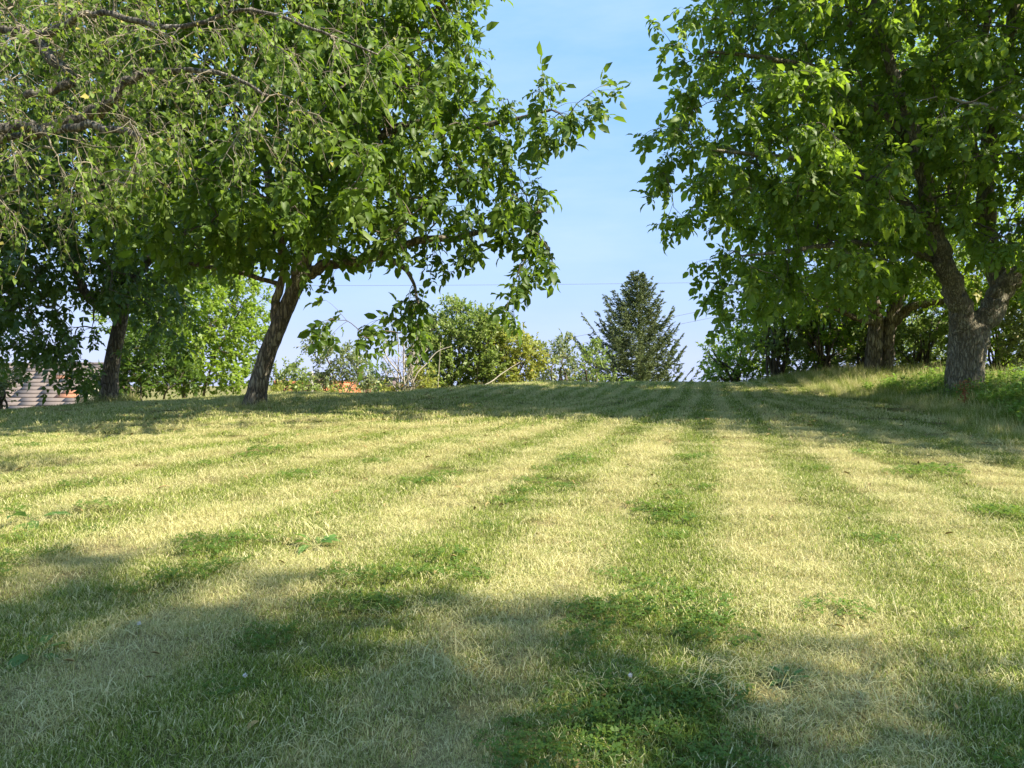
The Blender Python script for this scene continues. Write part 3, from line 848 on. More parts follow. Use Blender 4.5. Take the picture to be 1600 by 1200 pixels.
# ---- apple tree reaching in from the left edge, hanging lichen covered twigs
bx = np.array([-5.9, 6.6, gz(-5.9, 6.6)])
def toP(x, y, z): return (800 + F * x / y, 600 - F * (z - EYE) / y, y)
t0 = toP(*bx)
build_tree('apple_tree', 'old apple tree with drooping lichen covered twigs reaching in from the left edge', 'tree', bx,
    [(*t0, .2), (t0[0] + 5, t0[1] - 120, 6.6, .17), (t0[0] + 30, t0[1] - 260, 6.6, .15), (t0[0] + 70, 320, 6.5, .13)],
    [[(t0[0] + 70, 320, 6.5, .10), (-120, 235, 6.4, .065), (-40, 205, 6.4, .05), (30, 198, 6.3, .042), (85, 207, 6.3, .034), (140, 195, 6.2, .032), (230, 215, 6, .02)],
     [(-120, 235, 6.4, .05), (20, 215, 6.5, .04), (130, 185, 6.5, .045), (165, 160, 6.35, .045), (205, 122, 6.3, .034), (262, 110, 6.2, .022), (345, 112, 6, .017), (420, 150, 5.9, .011)],
     [(t0[0] + 70, 320, 6.5, .11), (-160, 120, 6.6, .08), (-60, 40, 6.5, .05), (60, 55, 6.4, .034), (150, 20, 6.2, .026), (270, 45, 6, .02), (390, 15, 5.9, .015), (500, 50, 5.8, .011), (590, 85, 5.8, .007)],
     [(30, 45, 6.4, .05), (110, 120, 6.3, .04), (40, 150, 6.3, .03)],
     [(-60, 40, 6.5, .06), (60, -80, 6.5, .05), (220, -120, 6.3, .04), (400, -100, 6, .025), (560, -40, 5.8, .012)]],
    [(60, 120, 6.4, 120, 110, .9), (200, 100, 6.3, 110, 100, .8), (320, 60, 6.1, 95, 70, .6), (380, 150, 5.95, 85, 55, .5), (470, 70, 5.9, 70, 50, .4), (560, 90, 5.8, 50, 40, .3), (620, 60, 5.8, 34, 30, .25),
     (50, 270, 6.3, 95, 75, .8), (190, 250, 6.1, 100, 70, .6), (300, 225, 5.9, 70, 60, .4), (395, 230, 5.85, 30, 50, .25), (-60, 330, 6.4, 90, 90, .8), (70, 340, 6.3, 60, 40, .5),
     (60, -60, 6.5, 180, 100, 1.1), (330, -70, 6.1, 190, 70, .7), (540, -40, 5.9, 90, 40, .4), (-120, 100, 6.8, 130, 160, 1.2), (480, 170, 5.85, 50, 40, .3)],
    .31, APPLE, M_apple, M_bark2, M_twig, 13, twigs=6, per=9, tl=(.22, .5), droop=.7, leafdroop=.3, twig_r=.0026, rload=.0042, arch=.2,
    upspread=.9, kink=.35, kinky=.26, loose=.36, sides=4, holes=[(350, 92, 26, 16), (640, 150, 25, 20)], flare=.2)

# ---- right walnut, thick forked trunk
b = base_at(1511, 11.5); g0 = py_ground(1511, 11.5)
build_tree('walnut_tree', 'big walnut tree with thick forked grey trunk at the right', 'tree', b,
    [(1508, g0 + 5, 11.5, .275), (1509, 575, 11.5, .255), (1512, 548, 11.5, .255), (1511, 520, 11.5, .235), (1500, 480, 11.48, .15), (1486, 445, 11.4, .10)],
    [[(1510, 538, 11.5, .17), (1500, 482, 11.4, .165), (1480, 425, 11.2, .142), (1463, 372, 11.0, .122), (1450, 310, 10.8, .108), (1436, 235, 10.7, .096), (1412, 160, 10.6, .082), (1380, 70, 10.5, .066), (1355, -30, 10.5, .06), (1340, -160, 10.5, .03)],
     [(1511, 552, 11.5, .18), (1530, 515, 11.5, .19), (1554, 472, 11.5, .17), (1580, 436, 11.45, .16), (1620, 410, 11.4, .14), (1680, 360, 11.2, .11), (1740, 270, 11, .08), (1790, 150, 10.9, .05)],
     [(1562, 462, 11.5, .13), (1552, 400, 11.6, .12), (1540, 320, 11.6, .115), (1545, 240, 11.5, .11), (1560, 140, 11.4, .1), (1580, 40, 11.3, .085), (1590, -80, 11.2, .06), (1590, -220, 11.2, .03)],
     [(1540, 300, 11.6, .08), (1520, 220, 11.3, .07), (1530, 110, 11.1, .06), (1545, 10, 11, .045), (1540, -100, 10.9, .03)],
     [(1462, 370, 11.3, .07), (1400, 300, 10.8, .055), (1330, 270, 10.4, .045), (1250, 250, 10.2, .035), (1160, 240, 10, .025), (1080, 230, 9.9, .012)],
     [(1436, 235, 11.1, .06), (1370, 170, 10.8, .05), (1280, 110, 10.5, .04), (1190, 90, 10.2, .03), (1100, 80, 10, .014)],
     [(1478, 420, 11.4, .06), (1420, 390, 11, .05), (1340, 380, 10.6, .04), (1250, 390, 10.3, .03), (1160, 400, 10.1, .014)],
     [(1380, 70, 10.9, .05), (1300, 20, 10.6, .04), (1220, -40, 10.4, .03), (1150, -90, 10.3, .015)]],
    [(1250, 60, 10.6, 150, 90, 1.8), (1100, 75, 10.1, 70, 45, .7), (1048, 98, 9.9, 32, 30, .5), (1150, 165, 10.1, 115, 75, 1.2), (1062, 195, 9.9, 52, 55, .5), (1090, 265, 9.9, 62, 45, .6), (1160, 300, 10.1, 100, 70, 1),
     (1055, 335, 9.8, 20, 12, .15), (1250, 230, 10.4, 140, 120, 1.8), (1360, 60, 10.9, 130, 90, 2), (1400, 180, 11, 130, 110, 2), (1500, 80, 11, 120, 110, 2), (1560, 230, 10.8, 120, 110, 1.8), (1200, 400, 10.2, 92, 52, .9),
     (1150, 455, 10.1, 36, 34, .4), (1132, 495, 10, 14, 18, .15), (1300, 410, 10.5, 110, 60, 1.2), (1420, 380, 10.6, 90, 60, 1.2), (1560, 370, 10.4, 70, 60, .9), (1310, 320, 10.6, 130, 80, 1.6), (1450, 280, 11, 120, 100, 1.8),
     (1690, 150, 10.9, 110, 130, 1.5), (1740, 330, 10.8, 90, 80, 1.2), (1260, -90, 10.6, 160, 110, 1.8), (1480, -120, 11, 190, 130, 2.2), (1700, -60, 11, 170, 120, 2.2), (1640, 440, 10.3, 70, 40, .7), (1270, 450, 10.8, 90, 26, .9), (1190, 455, 10.4, 50, 24, .7)],
    .49, WALNUT, M_walnut2, M_bark3, M_twigd, 14, group='walnut trees', twigs=4, per=5, tl=(.18, .42), single=300, flare=.22,
    leafscale=.82, holes=[(1490, 165, 34, 18), (1560, 60, 30, 60, 11), (1552, 200, 34, 60, 11), (1548, 310, 34, 50, 11.2), (1490, 450, 52, 60, 11.3), (1462, 370, 42, 50, 11), (1445, 280, 34, 50, 10.7), (1420, 190, 34, 40, 10.6),
        (1560, 470, 50, 50, 11.5), (1575, 520, 80, 50), (1400, 470, 50, 40), (1590, 570, 60, 60), (1390, 100, 30, 34, 10.5), (1340, 225, 16, 12), (1210, 330, 14, 12), (1300, 360, 12, 10), (1590, 330, 20, 20)])

# ---- walnut behind, twin trunk
b = base_at(1372, 15.5); g0 = py_ground(1372, 15.5)
build_tree('walnut_tree', 'smaller walnut tree with twin stems standing behind the thick forked one', 'tree', b,
    [(1367, g0 + 4, 15.5, .19), (1366, 560, 15.5, .17), (1368, 530, 15.5, .155), (1369, 500, 15.5, .145), (1362, 460, 15.4, .12), (1350, 430, 15.3, .08)],
    [[(1378, g0 + 3, 15.45, .14), (1386, 560, 15.4, .115), (1389, 520, 15.4, .11), (1396, 480, 15.4, .12), (1410, 450, 15.4, .11), (1428, 420, 15.3, .09), (1450, 340, 15.2, .06)],
     [(1388, 515, 15.4, .1), (1408, 490, 15.3, .09), (1440, 475, 15.1, .075), (1475, 472, 14.9, .06), (1510, 460, 14.8, .04)],
     [(1350, 430, 15.3, .1), (1330, 370, 15.2, .08), (1320, 280, 15, .06), (1310, 180, 15, .03)],
     [(1365, 505, 15.5, .07), (1340, 498, 15.2, .06), (1300, 480, 14.9, .045), (1240, 450, 14.7, .02)],
     [(1362, 455, 15.4, .06), (1400, 360, 15.4, .05), (1420, 250, 15.4, .03)]],
    [(1330, 400, 15, 130, 60, 2), (1210, 450, 14.8, 75, 38, 1.2), (1440, 420, 15, 90, 45, 1.6), (1400, 300, 15.4, 160, 90, 2.4), (1260, 330, 15, 110, 80, 1.8), (1550, 400, 15.2, 100, 70, 1.8), (1400, 170, 15.6, 150, 90, 2.2), (1180, 500, 14.7, 30, 20, .6)],
    .52, WALNUT_FAR, M_walnut2, M_bark, M_twigd, 15, group='walnut trees', twigs=4, per=4, tl=(.25, .5), flare=.2, leafscale=1.0, holes=[(1375, 530, 60, 60, 15.3), (1440, 500, 50, 30, 15)])

# ---- trees that stand out of the picture on the right and behind, whose shade falls on the meadow
for (x, y, rb, h, seed, lab, blobs) in (
    (10.2, -3.2, .4, 7, 16, 'tall walnut tree outside the picture, behind the viewer to the right', [(0, .2, 6.8, 2.9, 3.0, 2.6), (-.5, .7, 10.2, 2.8, 2.8, 2.4), (0, .6, 13.6, 2.2, 2.5, 2.0), (-3, .6, 7, 1.6, 2.2, 1.4), (.5, -.2, 4.3, 2.4, 2.4, 1.2), (-2.4, 3.0, 5.4, 1.6, 1.8, 1.3)]),
    (11.3, 7.6, .3, 4.6, 17, 'walnut tree outside the picture to the right of the thick forked one', [(0, 0, 5.4, 2.6, 2.5, 2.4), (.3, .4, 8.4, 2.2, 2.4, 1.8), (-1.6, -.3, 4.6, 1.6, 1.9, 1.1), (.5, .2, 10.8, 1.3, 1.5, 1.2)])):
    def W(dx, dy, dz, r):
        # world-space builder points expressed through the same helper
        X, Y, Z = x + dx, y + dy, gz(x, y) + dz
        return X, Y, Z, r
    rng = np.random.default_rng(seed)
    g_ = gz(x, y)
    root = root_empty('walnut_tree', (x, y, g_)); tag(root, lab, 'tree', 'walnut trees')
    A = np.array([[x, y, g_ - .15, rb * 1.25], [x, y, g_ + 1, rb], [x + .1, y, g_ + 2.4, rb * .9], [x - .1, y + .1, g_ + h, rb * .7], [x, y + .3, g_ + h + 3, rb * .35]])
    S = spline(A, 6); V, q = tubes(S[None, :, :3], S[None, :, 3], 14)
    link('trunk', mesh_from('trunk', V, [q], M_bark, smooth=True), root)
    C = []
    for (dx, dy, dz, sx, sy, sz) in blobs:
        n = int(4.19 * sx * sy * sz / .5 ** 3 * 1.1)
        u = norm(rng.normal(size=(n, 3))) * (rng.random(n) ** (1/3))[:, None]
        C.append(u * [sx, sy, sz] + [x + dx, y + dy, g_ + dz])
    C = np.concatenate(C)
    paths, load, capr, C = grow(S[8:, :3], S[8:, 3], C, rng)
    K = paths.shape[1]
    r0 = np.minimum(.007 * load ** .5, capr * .7); rr = np.maximum(r0[:, None] * (1 - np.linspace(0, 1, K)) + .003, .003)
    V, q = tubes(paths, rr, 4); o = link('twigs', mesh_from('twigs', V, [q], M_twigd), root); o['kind'] = 'stuff'
    nn_ = 8 if seed == 16 else 4
    n = len(C) * nn_
    pos = np.repeat(C, nn_, 0) + rng.normal(0, .26, (n, 3))
    R = frames(norm(rng.normal(0, 1, (n, 3)) + [0, 0, -.5]), np.tile([0, 0, 1.], (n, 1)), rng, .6)
    V, Fl, tn = bake(WALNUT_FAR, pos, R, rng.uniform(.8, 1.3, n), rng.random(n), rng)
    o = link('crown', mesh_from('crown', V, Fl, M_walnut2, tn), root); o['kind'] = 'stuff'

# ------------------------------------------------------------------ shrubs and small trees
def shrub(name, label, px, Y, blobs, seed, leafmat, spacing=.3, leaf=SMALL, per=13, twigs=6, stems=6, group=None, twigmat=M_twigd, tall=None, cat='shrub', tl=(.18, .4), **kw):
    rng = np.random.default_rng(seed)
    b = base_at(px, Y); g0 = py_ground(px, Y)
    limbs = []
    kw['leafscale'] = kw.get('leafscale', 1.) * 1.35
    kw.setdefault('loose', .0)
    top = min(bb[1] - bb[4] * .5 for bb in blobs)
    for k in range(stems):
        bb = blobs[rng.integers(len(blobs))]
        ex, ey = bb[0] + rng.normal(0, bb[3] * .4), bb[1] + rng.normal(0, bb[4] * .3)
        sx = px + rng.normal(0, 5)
        s = Y / 20.
        limbs.append([(sx, g0 + 3, Y + rng.normal(0, .1), .035 * s), (sx + (ex - sx) * .25 + rng.normal(0, 4), g0 + (ey - g0) * .4, Y + rng.normal(0, .2), .028 * s),
                      (sx + (ex - sx) * .65 + rng.normal(0, 4), g0 + (ey - g0) * .75, Y + rng.normal(0, .3), .02 * s), (ex, ey, Y + rng.normal(0, .4), .009 * s)])
    return build_tree(name, label, cat, b, None, limbs, blobs, spacing, leaf, leafmat, twigmat, twigmat, seed, group=group, twigs=twigs, per=per, tl=tl,
                      limb_name='stem', crown_name='foliage', sides=4, twig_r=.004, rload=.005, upspread=.8, leafdroop=.0, droop=-.1, **kw)

BG = 'shrubs beyond the crest'
# left background
shrub('leafy_tree', 'bright sunlit yellow green tree behind the two left trunks', 300, 19, [(300, 500, 19, 90, 70, 1.6), (370, 490, 19, 45, 65, 1.2), (250, 560, 19, 60, 45, 1.2), (340, 570, 19, 70, 40, 1.3), (230, 480, 19.5, 60, 60, 1.3), (320, 420, 19.5, 80, 40, 1.3)],
      21, M_bright, spacing=.42, per=14, twigs=6, stems=5, leaf=SMALL, leafscale=1.35, cat='tree', tl=(.25, .55))
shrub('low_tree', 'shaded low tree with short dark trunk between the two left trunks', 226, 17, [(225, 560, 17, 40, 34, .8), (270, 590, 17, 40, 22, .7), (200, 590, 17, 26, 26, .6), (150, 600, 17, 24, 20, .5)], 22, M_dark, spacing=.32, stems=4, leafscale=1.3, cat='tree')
shrub('bush', 'pale green bush at the left edge below the dark leaves', 12, 15.5, [(2, 602, 15.5, 18, 18, .4), (-30, 605, 15.5, 30, 34, .6)], 23, M_pale, spacing=.24, stems=5, group=BG)
shrub('bush', 'small fresh green bush just right of the leaning trunk', 452, 18.5, [(450, 592, 18.5, 26, 24, .5), (430, 602, 18.5, 20, 14, .4), (470, 605, 18.5, 22, 14, .4)], 24, M_shrub, spacing=.24, group=BG)
shrub('small_tree', 'small airy pale green tree in front of the orange roof', 532, 22, [(500, 540, 22, 20, 16, .5), (520, 560, 22, 26, 18, .6), (548, 572, 22, 26, 22, .6), (520, 592, 22, 36, 14, .6), (560, 592, 22, 22, 14, .5), (495, 530, 22, 10, 9, .3)], 25, M_pale, spacing=.27, stems=3, group=BG, cat='tree', loose=.1)
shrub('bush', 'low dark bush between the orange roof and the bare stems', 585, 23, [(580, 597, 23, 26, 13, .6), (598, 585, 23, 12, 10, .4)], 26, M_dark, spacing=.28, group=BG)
shrub('bush', 'wide rounded green shrub at the middle of the crest', 710, 19.5, [(700, 530, 19.5, 50, 38, 1.1), (745, 520, 19.5, 42, 34, 1), (715, 490, 19.5, 26, 18, .6), (690, 580, 19.3, 45, 32, .9), (745, 575, 19.3, 45, 34, 1), (660, 560, 19.5, 20, 34, .6)], 27, M_shrub, spacing=.3, per=16, twigs=6, stems=12, group=BG, leafscale=1.1)
shrub('bush', 'yellowing green shrub right of the wide rounded one', 800, 19.8, [(795, 545, 19.8, 40, 30, .9), (825, 560, 19.8, 26, 30, .7), (790, 585, 19.7, 45, 24, .8), (770, 520, 19.8, 24, 18, .6)], 28, M_yellow, spacing=.28, per=16, twigs=6, stems=9, group=BG)
shrub('bush', 'loose pale shrub between the yellowing shrub and the spruce', 870, 21, [(870, 570, 21, 28, 28, .8), (880, 545, 21, 18, 16, .5), (860, 595, 21, 36, 14, .7)], 29, M_pale, spacing=.3, stems=8, group=BG, loose=.1)
shrub('bush', 'olive green shrub at the left foot of the spruce', 922, 22, [(922, 575, 22, 22, 28, .7), (930, 550, 22, 16, 18, .5), (915, 598, 22, 36, 12, .7), (960, 600, 22, 30, 8, .5)], 30, M_shrub, spacing=.3, stems=8, group=BG, loose=.1)
shrub('bush', 'fresh green shrub right of the spruce under the walnut leaves', 1150, 19, [(1140, 560, 19, 34, 26, .8), (1165, 580, 19, 38, 22, .8), (1120, 585, 19, 22, 16, .5), (1105, 545, 19, 12, 10, .3), (1165, 535, 19, 26, 18, .5)], 31, M_bright, spacing=.28, per=15, stems=9, group=BG)
hl = ['dark thicket bush at the left end of the hedge behind the walnuts', 'dark many stemmed bush left of the twin stems', 'dark bush directly behind the twin stems', 'leafy bush between the twin stems and the thick trunk',
      'sunlit bush just right of the thick forked trunk', 'pale sunlit bush at the right edge behind the weeds']
hb = [(1215, 17.5, M_shrub), (1285, 17, M_walnut2), (1350, 17.6, M_shrub), (1440, 16.8, M_shrub), (1560, 15.5, M_bright), (1640, 14, M_pale)]
for k, (px, Y, mt) in enumerate(hb):
    bl = [(px, 530, Y, 42, 26, 1), (px - 25, 505, Y, 32, 22, .8), (px + 25, 495, Y, 34, 24, .9), (px, 465, Y, 45, 24, 1)]
    if k >= 3: bl += [(px - 20, 565, Y, 30, 18, .7), (px + 24, 560, Y, 30, 20, .7)]
    shrub('bush', hl[k], px, Y, bl, 50 + k, mt, spacing=.34, stems=16, group='thicket behind the right trees', per=14, leafscale=1.15)
shrub('bush', 'dim understorey bush low in the thicket', 1250, 19, [(1250, 570, 19, 50, 22, .8), (1330, 565, 19, 50, 24, .8), (1410, 565, 19, 50, 24, .8), (1480, 560, 19, 40, 26, .8), (1300, 530, 19, 110, 26, 1), (1440, 520, 19, 90, 26, 1)], 60, M_shrub, spacing=.32, stems=24, group='thicket behind the right trees')

shrub('bush', 'low yellow green herbs in front of the orange roof', 520, 17.5, [(430, 617, 17.5, 26, 7, .4), (530, 620, 17.5, 26, 7, .4), (620, 615, 17.5, 34, 10, .5), (655, 600, 17.5, 20, 18, .4)], 61, M_yellow, spacing=.2, stems=14, group=BG, leafscale=.8)
# bare shrub: fans of pale leafless stems
rng = np.random.default_rng(70)
b = base_at(640, 17.2); g0 = py_ground(640, 17.2)
root = root_empty('bare_shrub', b); tag(root, 'leafless shrub of pale curved stems left of the wide rounded shrub', 'shrub')
ends = [(590, 545), (606, 520), (618, 500), (628, 512), (612, 560), (645, 525), (640, 490), (655, 560), (600, 575), (632, 545), (650, 505), (668, 545)]
for (ex, ey) in ends:
    sx = 640 + rng.normal(0, 8)
    me, c, r = limb_mesh('stem', [(sx, g0 + 3, 17.2, .02), (sx + (ex - sx) * .25 + rng.normal(0, 4), g0 + (ey - g0) * .35, 17.2 + rng.normal(0, .1), .017), (sx + (ex - sx) * .6 + rng.normal(0, 5), g0 + (ey - g0) * .7, 17.2 + rng.normal(0, .2), .012), (ex, ey, 17.2 + rng.normal(0, .3), .005)], M_dead, 5, rng=rng)
    st = link('stem', me, root)
    n = 9; i = rng.integers(6, len(c), n); tw = np.zeros((n, 4, 3)); tw[:, 0] = c[i]; d = norm(rng.normal(0, .6, (n, 3)) + [0, 0, .6])
    for k in range(1, 4): tw[:, k] = tw[:, k-1] + d * .13; d = norm(d + rng.normal(0, .3, (n, 3)))
    V, q = tubes(tw, np.linspace(.006, .003, 4)[None].repeat(n, 0), 3)
    link('twig', mesh_from('twig', V, [q], M_dead), st)
def stick(label, pts):
    rng = np.random.default_rng(int(pts[0][0]))
    me, c, r = limb_mesh('dead_branch', pts, M_dead, 6, rng=rng)
    o = link('dead_branch', me); tag(o, label, 'branch', 'dead branches beyond the crest')
stick('pale dead branch leaning out of the foot of the yellowing shrub', [(735, 624, 18.2, .022), (748, 606, 18.3, .02), (765, 598, 18.4, .016), (788, 581, 18.6, .013), (812, 566, 18.8, .006)])
stick('thin pale dead branch rising right from the bare shrub', [(640, 612, 16.9, .018), (651, 585, 16.9, .016), (668, 566, 17, .013), (684, 549, 17.1, .010), (706, 541, 17.2, .006)])
stick('thin upright dead stem before the wide rounded shrub', [(684, 622, 18, .014), (685, 590, 18, .012), (687, 560, 18, .009), (688, 535, 18, .006)])

# dead pale branch sticking in from the right (a bough of the forked tree that has died)
par = [o for o in bpy.data.objects if o.get('label', '').startswith('big walnut')][0]
me, c, r = limb_mesh('dead_limb', [(1660, 205, 9.9, .035), (1600, 183, 9.9, .03), (1545, 166, 9.9, .026), (1508, 160, 9.9, .02), (1475, 150, 9.9, .012), (1440, 156, 9.9, .007), (1415, 152, 9.9, .004)], M_dead, 7)
dl = link('dead_limb', me, par); dl['label'] = 'pale leafless limb'
for pts in ([(1540, 166, 9.9, .012), (1520, 190, 9.8, .009), (1490, 200, 9.7, .005)], [(1480, 150, 9.9, .008), (1475, 175, 9.8, .006), (1488, 195, 9.8, .004)], [(1570, 172, 9.9, .01), (1600, 140, 9.8, .007), (1625, 120, 9.8, .004)]):
    me, c, r = limb_mesh('twig', pts, M_dead, 5); link('twig', me, dl)

# ------------------------------------------------------------------ spruce
def build_spruce():
    rng = np.random.default_rng(90)
    Y = 32.; bx = base_at(1000, Y)
    top = P(996, 427, Y)
    H = top[2] - bx[2]
    root = root_empty('spruce_tree', bx); tag(root, 'dark green spruce standing alone beyond the crest', 'tree')
    A = np.array([[bx[0], Y, bx[2] - .2, .13], [bx[0] - .02, Y, bx[2] + H * .5, .07], [top[0], Y, top[2] - .3, .016], [top[0], Y, top[2], .006]])
    S = spline(A, 8); V, q = tubes(S[None, :, :3], S[None, :, 3], 8); link('trunk', mesh_from('trunk', V, [q], M_bark2, smooth=True), root)
    nb = 230
    for k in range(nb):
        u = ((k + rng.random()) / nb)
        h = H * (.14 + .85 * u ** .92)
        frac = (H - h) / H
        Lb = (3.2 * frac ** .85 + .12) * rng.uniform(.72, 1.12) * (1.15 if rng.random() < .12 else 1)
        az = k * 2.39996 + rng.normal(0, .3)
        if frac > .2: Lb *= (1 - .10 * math.cos(az)) * (1 + .16 * math.sin(3 * az + h * 2.1))
        p0 = np.array([bx[0] + (top[0] - bx[0]) * h / H, Y, bx[2] + h])
        d = np.array([math.cos(az), math.sin(az), 0])
        rise = rng.uniform(-.1, .25) + (1 - frac) * .35
        K = 7; t = np.linspace(0, 1, K)
        ax = p0 + d * (Lb * t)[:, None] + np.array([0, 0, 1.]) * (Lb * (rise * t * .55 + .38 * t ** 2.4 - .12 * np.sin(t * 3.1)))[:, None]
        ax[1:] += rng.normal(0, .03, (K - 1, 3))
        n = max(10, int(Lb * 26))
        tt = rng.uniform(.12, 1, n) ** .8; ii = tt * (K - 1); i0 = np.clip(ii.astype(int), 0, K - 2); f = (ii - i0)[:, None]
        st = ax[i0] * (1 - f) + ax[i0 + 1] * f
        side = np.cross(d, [0, 0, 1.])
        sgn = rng.choice([-1, 1], n)[:, None]
        td = norm(d * .75 + side * sgn * rng.uniform(.2, 1.1, (n, 1)) + np.array([0, 0, 1.]) * rng.normal(-.05 + .5 * (tt[:, None] > .8), .4, (n, 1)))
        tl = (.12 + .34 * (1 - tt) * min(1, Lb)) * rng.uniform(.7, 1.3, n)
        tw = np.stack([st, st + td * tl[:, None] * .5, st + td * tl[:, None] + [0, 0, -.02]], 1)
        Vt, qt = tubes(tw, np.array([.006, .005, .003])[None].repeat(n, 0), 3)
        Va, qa = tubes(ax[None], np.linspace(.022 * frac + .006, .004, K)[None], 4)
        # needles: narrow spikes all round each twig
        m = 27
        a = rng.random((n, m)); pos = st[:, None] + td[:, None] * (tl[:, None] * a)[..., None]
        nd = norm(td[:, None] * .55 + rng.normal(0, .75, (n, m, 3)))
        ln = rng.uniform(.035, .075, (n, m, 1)); wv = norm(np.cross(nd, rng.normal(size=(n, m, 3)))) * .013
        T3 = np.stack([pos - wv, pos + wv, pos + nd * ln], 2).reshape(-1, 3)
        tri = np.arange(len(T3)).reshape(-1, 3)
        tn = np.repeat(np.clip(rng.random((n, 1)) * .6 + .4 * a * tt[:, None], 0, .94).ravel(), 3)
        V, Fl = join_geo([(T3, [tri]), (Vt, [qt]), (Va, [qa])])
        tn = np.concatenate([tn, np.full(len(V) - len(tn), .2)])
        link('bough', mesh_from('bough', V, Fl, M_needle, tn), root)
    # leader with its cones and short whorl
    V, q = tubes(np.stack([top[None] + [0, 0, -.05], top[None] + [0, 0, .12]], 1), np.array([[.012, .004]]), 5)
    link('leader', mesh_from('leader', V, [q], M_needle, np.zeros(len(V))), root)
build_spruce()

# ------------------------------------------------------------------ buildings
def box_geo(c, s, R=None):
    s = np.array(s) / 2.
    V = np.array([[x, y, z] for x in (-1, 1) for y in (-1, 1) for z in (-1, 1)], float) * s
    if R is not None: V = V @ R.T
    V = V + np.array(c)
    Q = np.array([[0, 1, 3, 2], [4, 6, 7, 5], [0, 4, 5, 1], [2, 3, 7, 6], [0, 2, 6, 4], [1, 5, 7, 3]])
    return V, Q
def box_obj(name, c, s, mat, parent, R=None):
    V, Q = box_geo(c, s, R)
    return link(name, mesh_from(name, V, [Q], mat), parent)

M_shingle = plain_mat('weathered_shingle', (.155, .125, .11), .95, .22, 9, .3)
M_shingle2 = plain_mat('replaced_shingle', (.38, .17, .09), .9, .2, 9)
M_wall = plain_mat('plaster', (.55, .50, .42), .9, .1, 3)
M_tile = plain_mat('clay_tile', (.52, .17, .075), .8, .3, 3)
M_brick = plain_mat('chimney_brick', (.16, .12, .11), .9, .3, 12)
M_conc = plain_mat('concrete', (.45, .43, .40), .85, .1, 5)
M_dark_m = plain_mat('lead', (.05, .05, .055), .5, .1, 5)

def build_shed():
    Y = 24.
    yaw = math.radians(-7)
    Rz = rotm((0, 0, 1), yaw)
    ridge = P(60, 570, Y + 2.0)
    root = root_empty('shed', (ridge[0], ridge[1], gz(ridge[0], ridge[1]))); tag(root, 'low shed with weathered grey brown shingle roof at the far left', 'shed')
    pitch = math.radians(36)
    ex = Rz @ np.array([1, 0, 0]); fy = Rz @ np.array([0, -1, 0])
    down = fy * math.cos(pitch) + np.array([0, 0, -math.sin(pitch)]); nrm = np.cross(ex, -down); nrm = nrm / np.linalg.norm(nrm)
    if nrm[2] < 0: nrm = -nrm
    R = np.stack([ex, down, nrm], -1)
    if np.linalg.det(R) < 0: R = np.stack([-ex, down, nrm], -1)
    left, right = -7.5, 2.7
    rows, step = 17, .205
    deck_c = ridge + ex * (left + right) / 2 + down * rows * step / 2 - nrm * .04
    ro = box_obj('roof', deck_c, (right - left - .04, rows * step, .04), M_brick, root, R)
    rng = np.random.default_rng(5)
    # every course is a row of wide shingles, each its own piece
    meshes = {}
    for i in range(rows):
        x = left - rng.random() * .5
        while x < right:
            w_ = (.62, .74, .88)[rng.integers(3)]
            x1 = min(x + w_, right); x0 = max(x, left)
            if x1 - x0 > .1:
                key = round(x1 - x0, 2)
                mat = M_shingle2 if rng.random() < .02 else M_shingle
                V, Q = box_geo((0, 0, 0), (x1 - x0 - .006, step + .04, .014))
                kk = (key, mat.name)
                if kk not in meshes: meshes[kk] = mesh_from('shingle', V, [Q], mat)
                o = bpy.data.objects.new('shingle', meshes[kk]); col.objects.link(o); o.parent = ro
                tilt = rotm((1, 0, 0), .095)
                Rt = R @ tilt
                p = ridge + ex * (x0 + x1) / 2 + down * (i + .5) * step + nrm * .014
                Mx = Matrix.Identity(4)
                for a in range(3):
                    for b_ in range(3): Mx[a][b_] = float(Rt[a, b_])
                    Mx[a][3] = float(p[a])
                o.matrix_basis = Mx
            x += w_
    # walls, far slope and gable ends under the roof
    eave = ridge + down * rows * step
    g = gz(ridge[0], ridge[1]) - .5
    half = rows * step * math.cos(pitch)
    back = ridge - fy * half
    a, b_ = ridge + ex * (left + .3), ridge + ex * (right - .3)
    ze = eave[2]
    def prism(x):
        return [np.array([*(ridge + ex * x + fy * (half - .3))[:2], g]), np.array([*(ridge + ex * x + fy * (half - .3))[:2], ze + .16]),
                np.array([*(ridge + ex * x)[:2], ridge[2] - .10]),
                np.array([*(ridge + ex * x - fy * (half - .3))[:2], ze + .16]), np.array([*(ridge + ex * x - fy * (half - .3))[:2], g])]
    V = np.array(prism(left + .3) + prism(right - .3))
    link('wall', mesh_from('wall', V, [np.array([[0, 1, 2, 3, 4][::-1], [5, 6, 7, 8, 9]]), np.array([[0, 5, 6, 1], [3, 8, 9, 4]])], M_wall), root)
    upb = -fy * math.cos(pitch) + np.array([0, 0, -math.sin(pitch)]); n2 = np.cross(upb, ex); n2 = n2 if n2[2] > 0 else -n2
    box_obj('back_roof', ridge + ex * (left + right) / 2 + upb * rows * step / 2 - n2 * .02, (right - left, rows * step, .05), M_shingle, root, np.stack([ex, upb, n2], -1))
    V, q = tubes(np.array([[ridge + ex * left + [0, 0, .01], ridge + ex * right + [0, 0, .01]]]), np.array([[.07, .07]]), 8)
    link('ridge_cap', mesh_from('ridge_cap', V, [q], M_shingle, smooth=True), root)
build_shed()

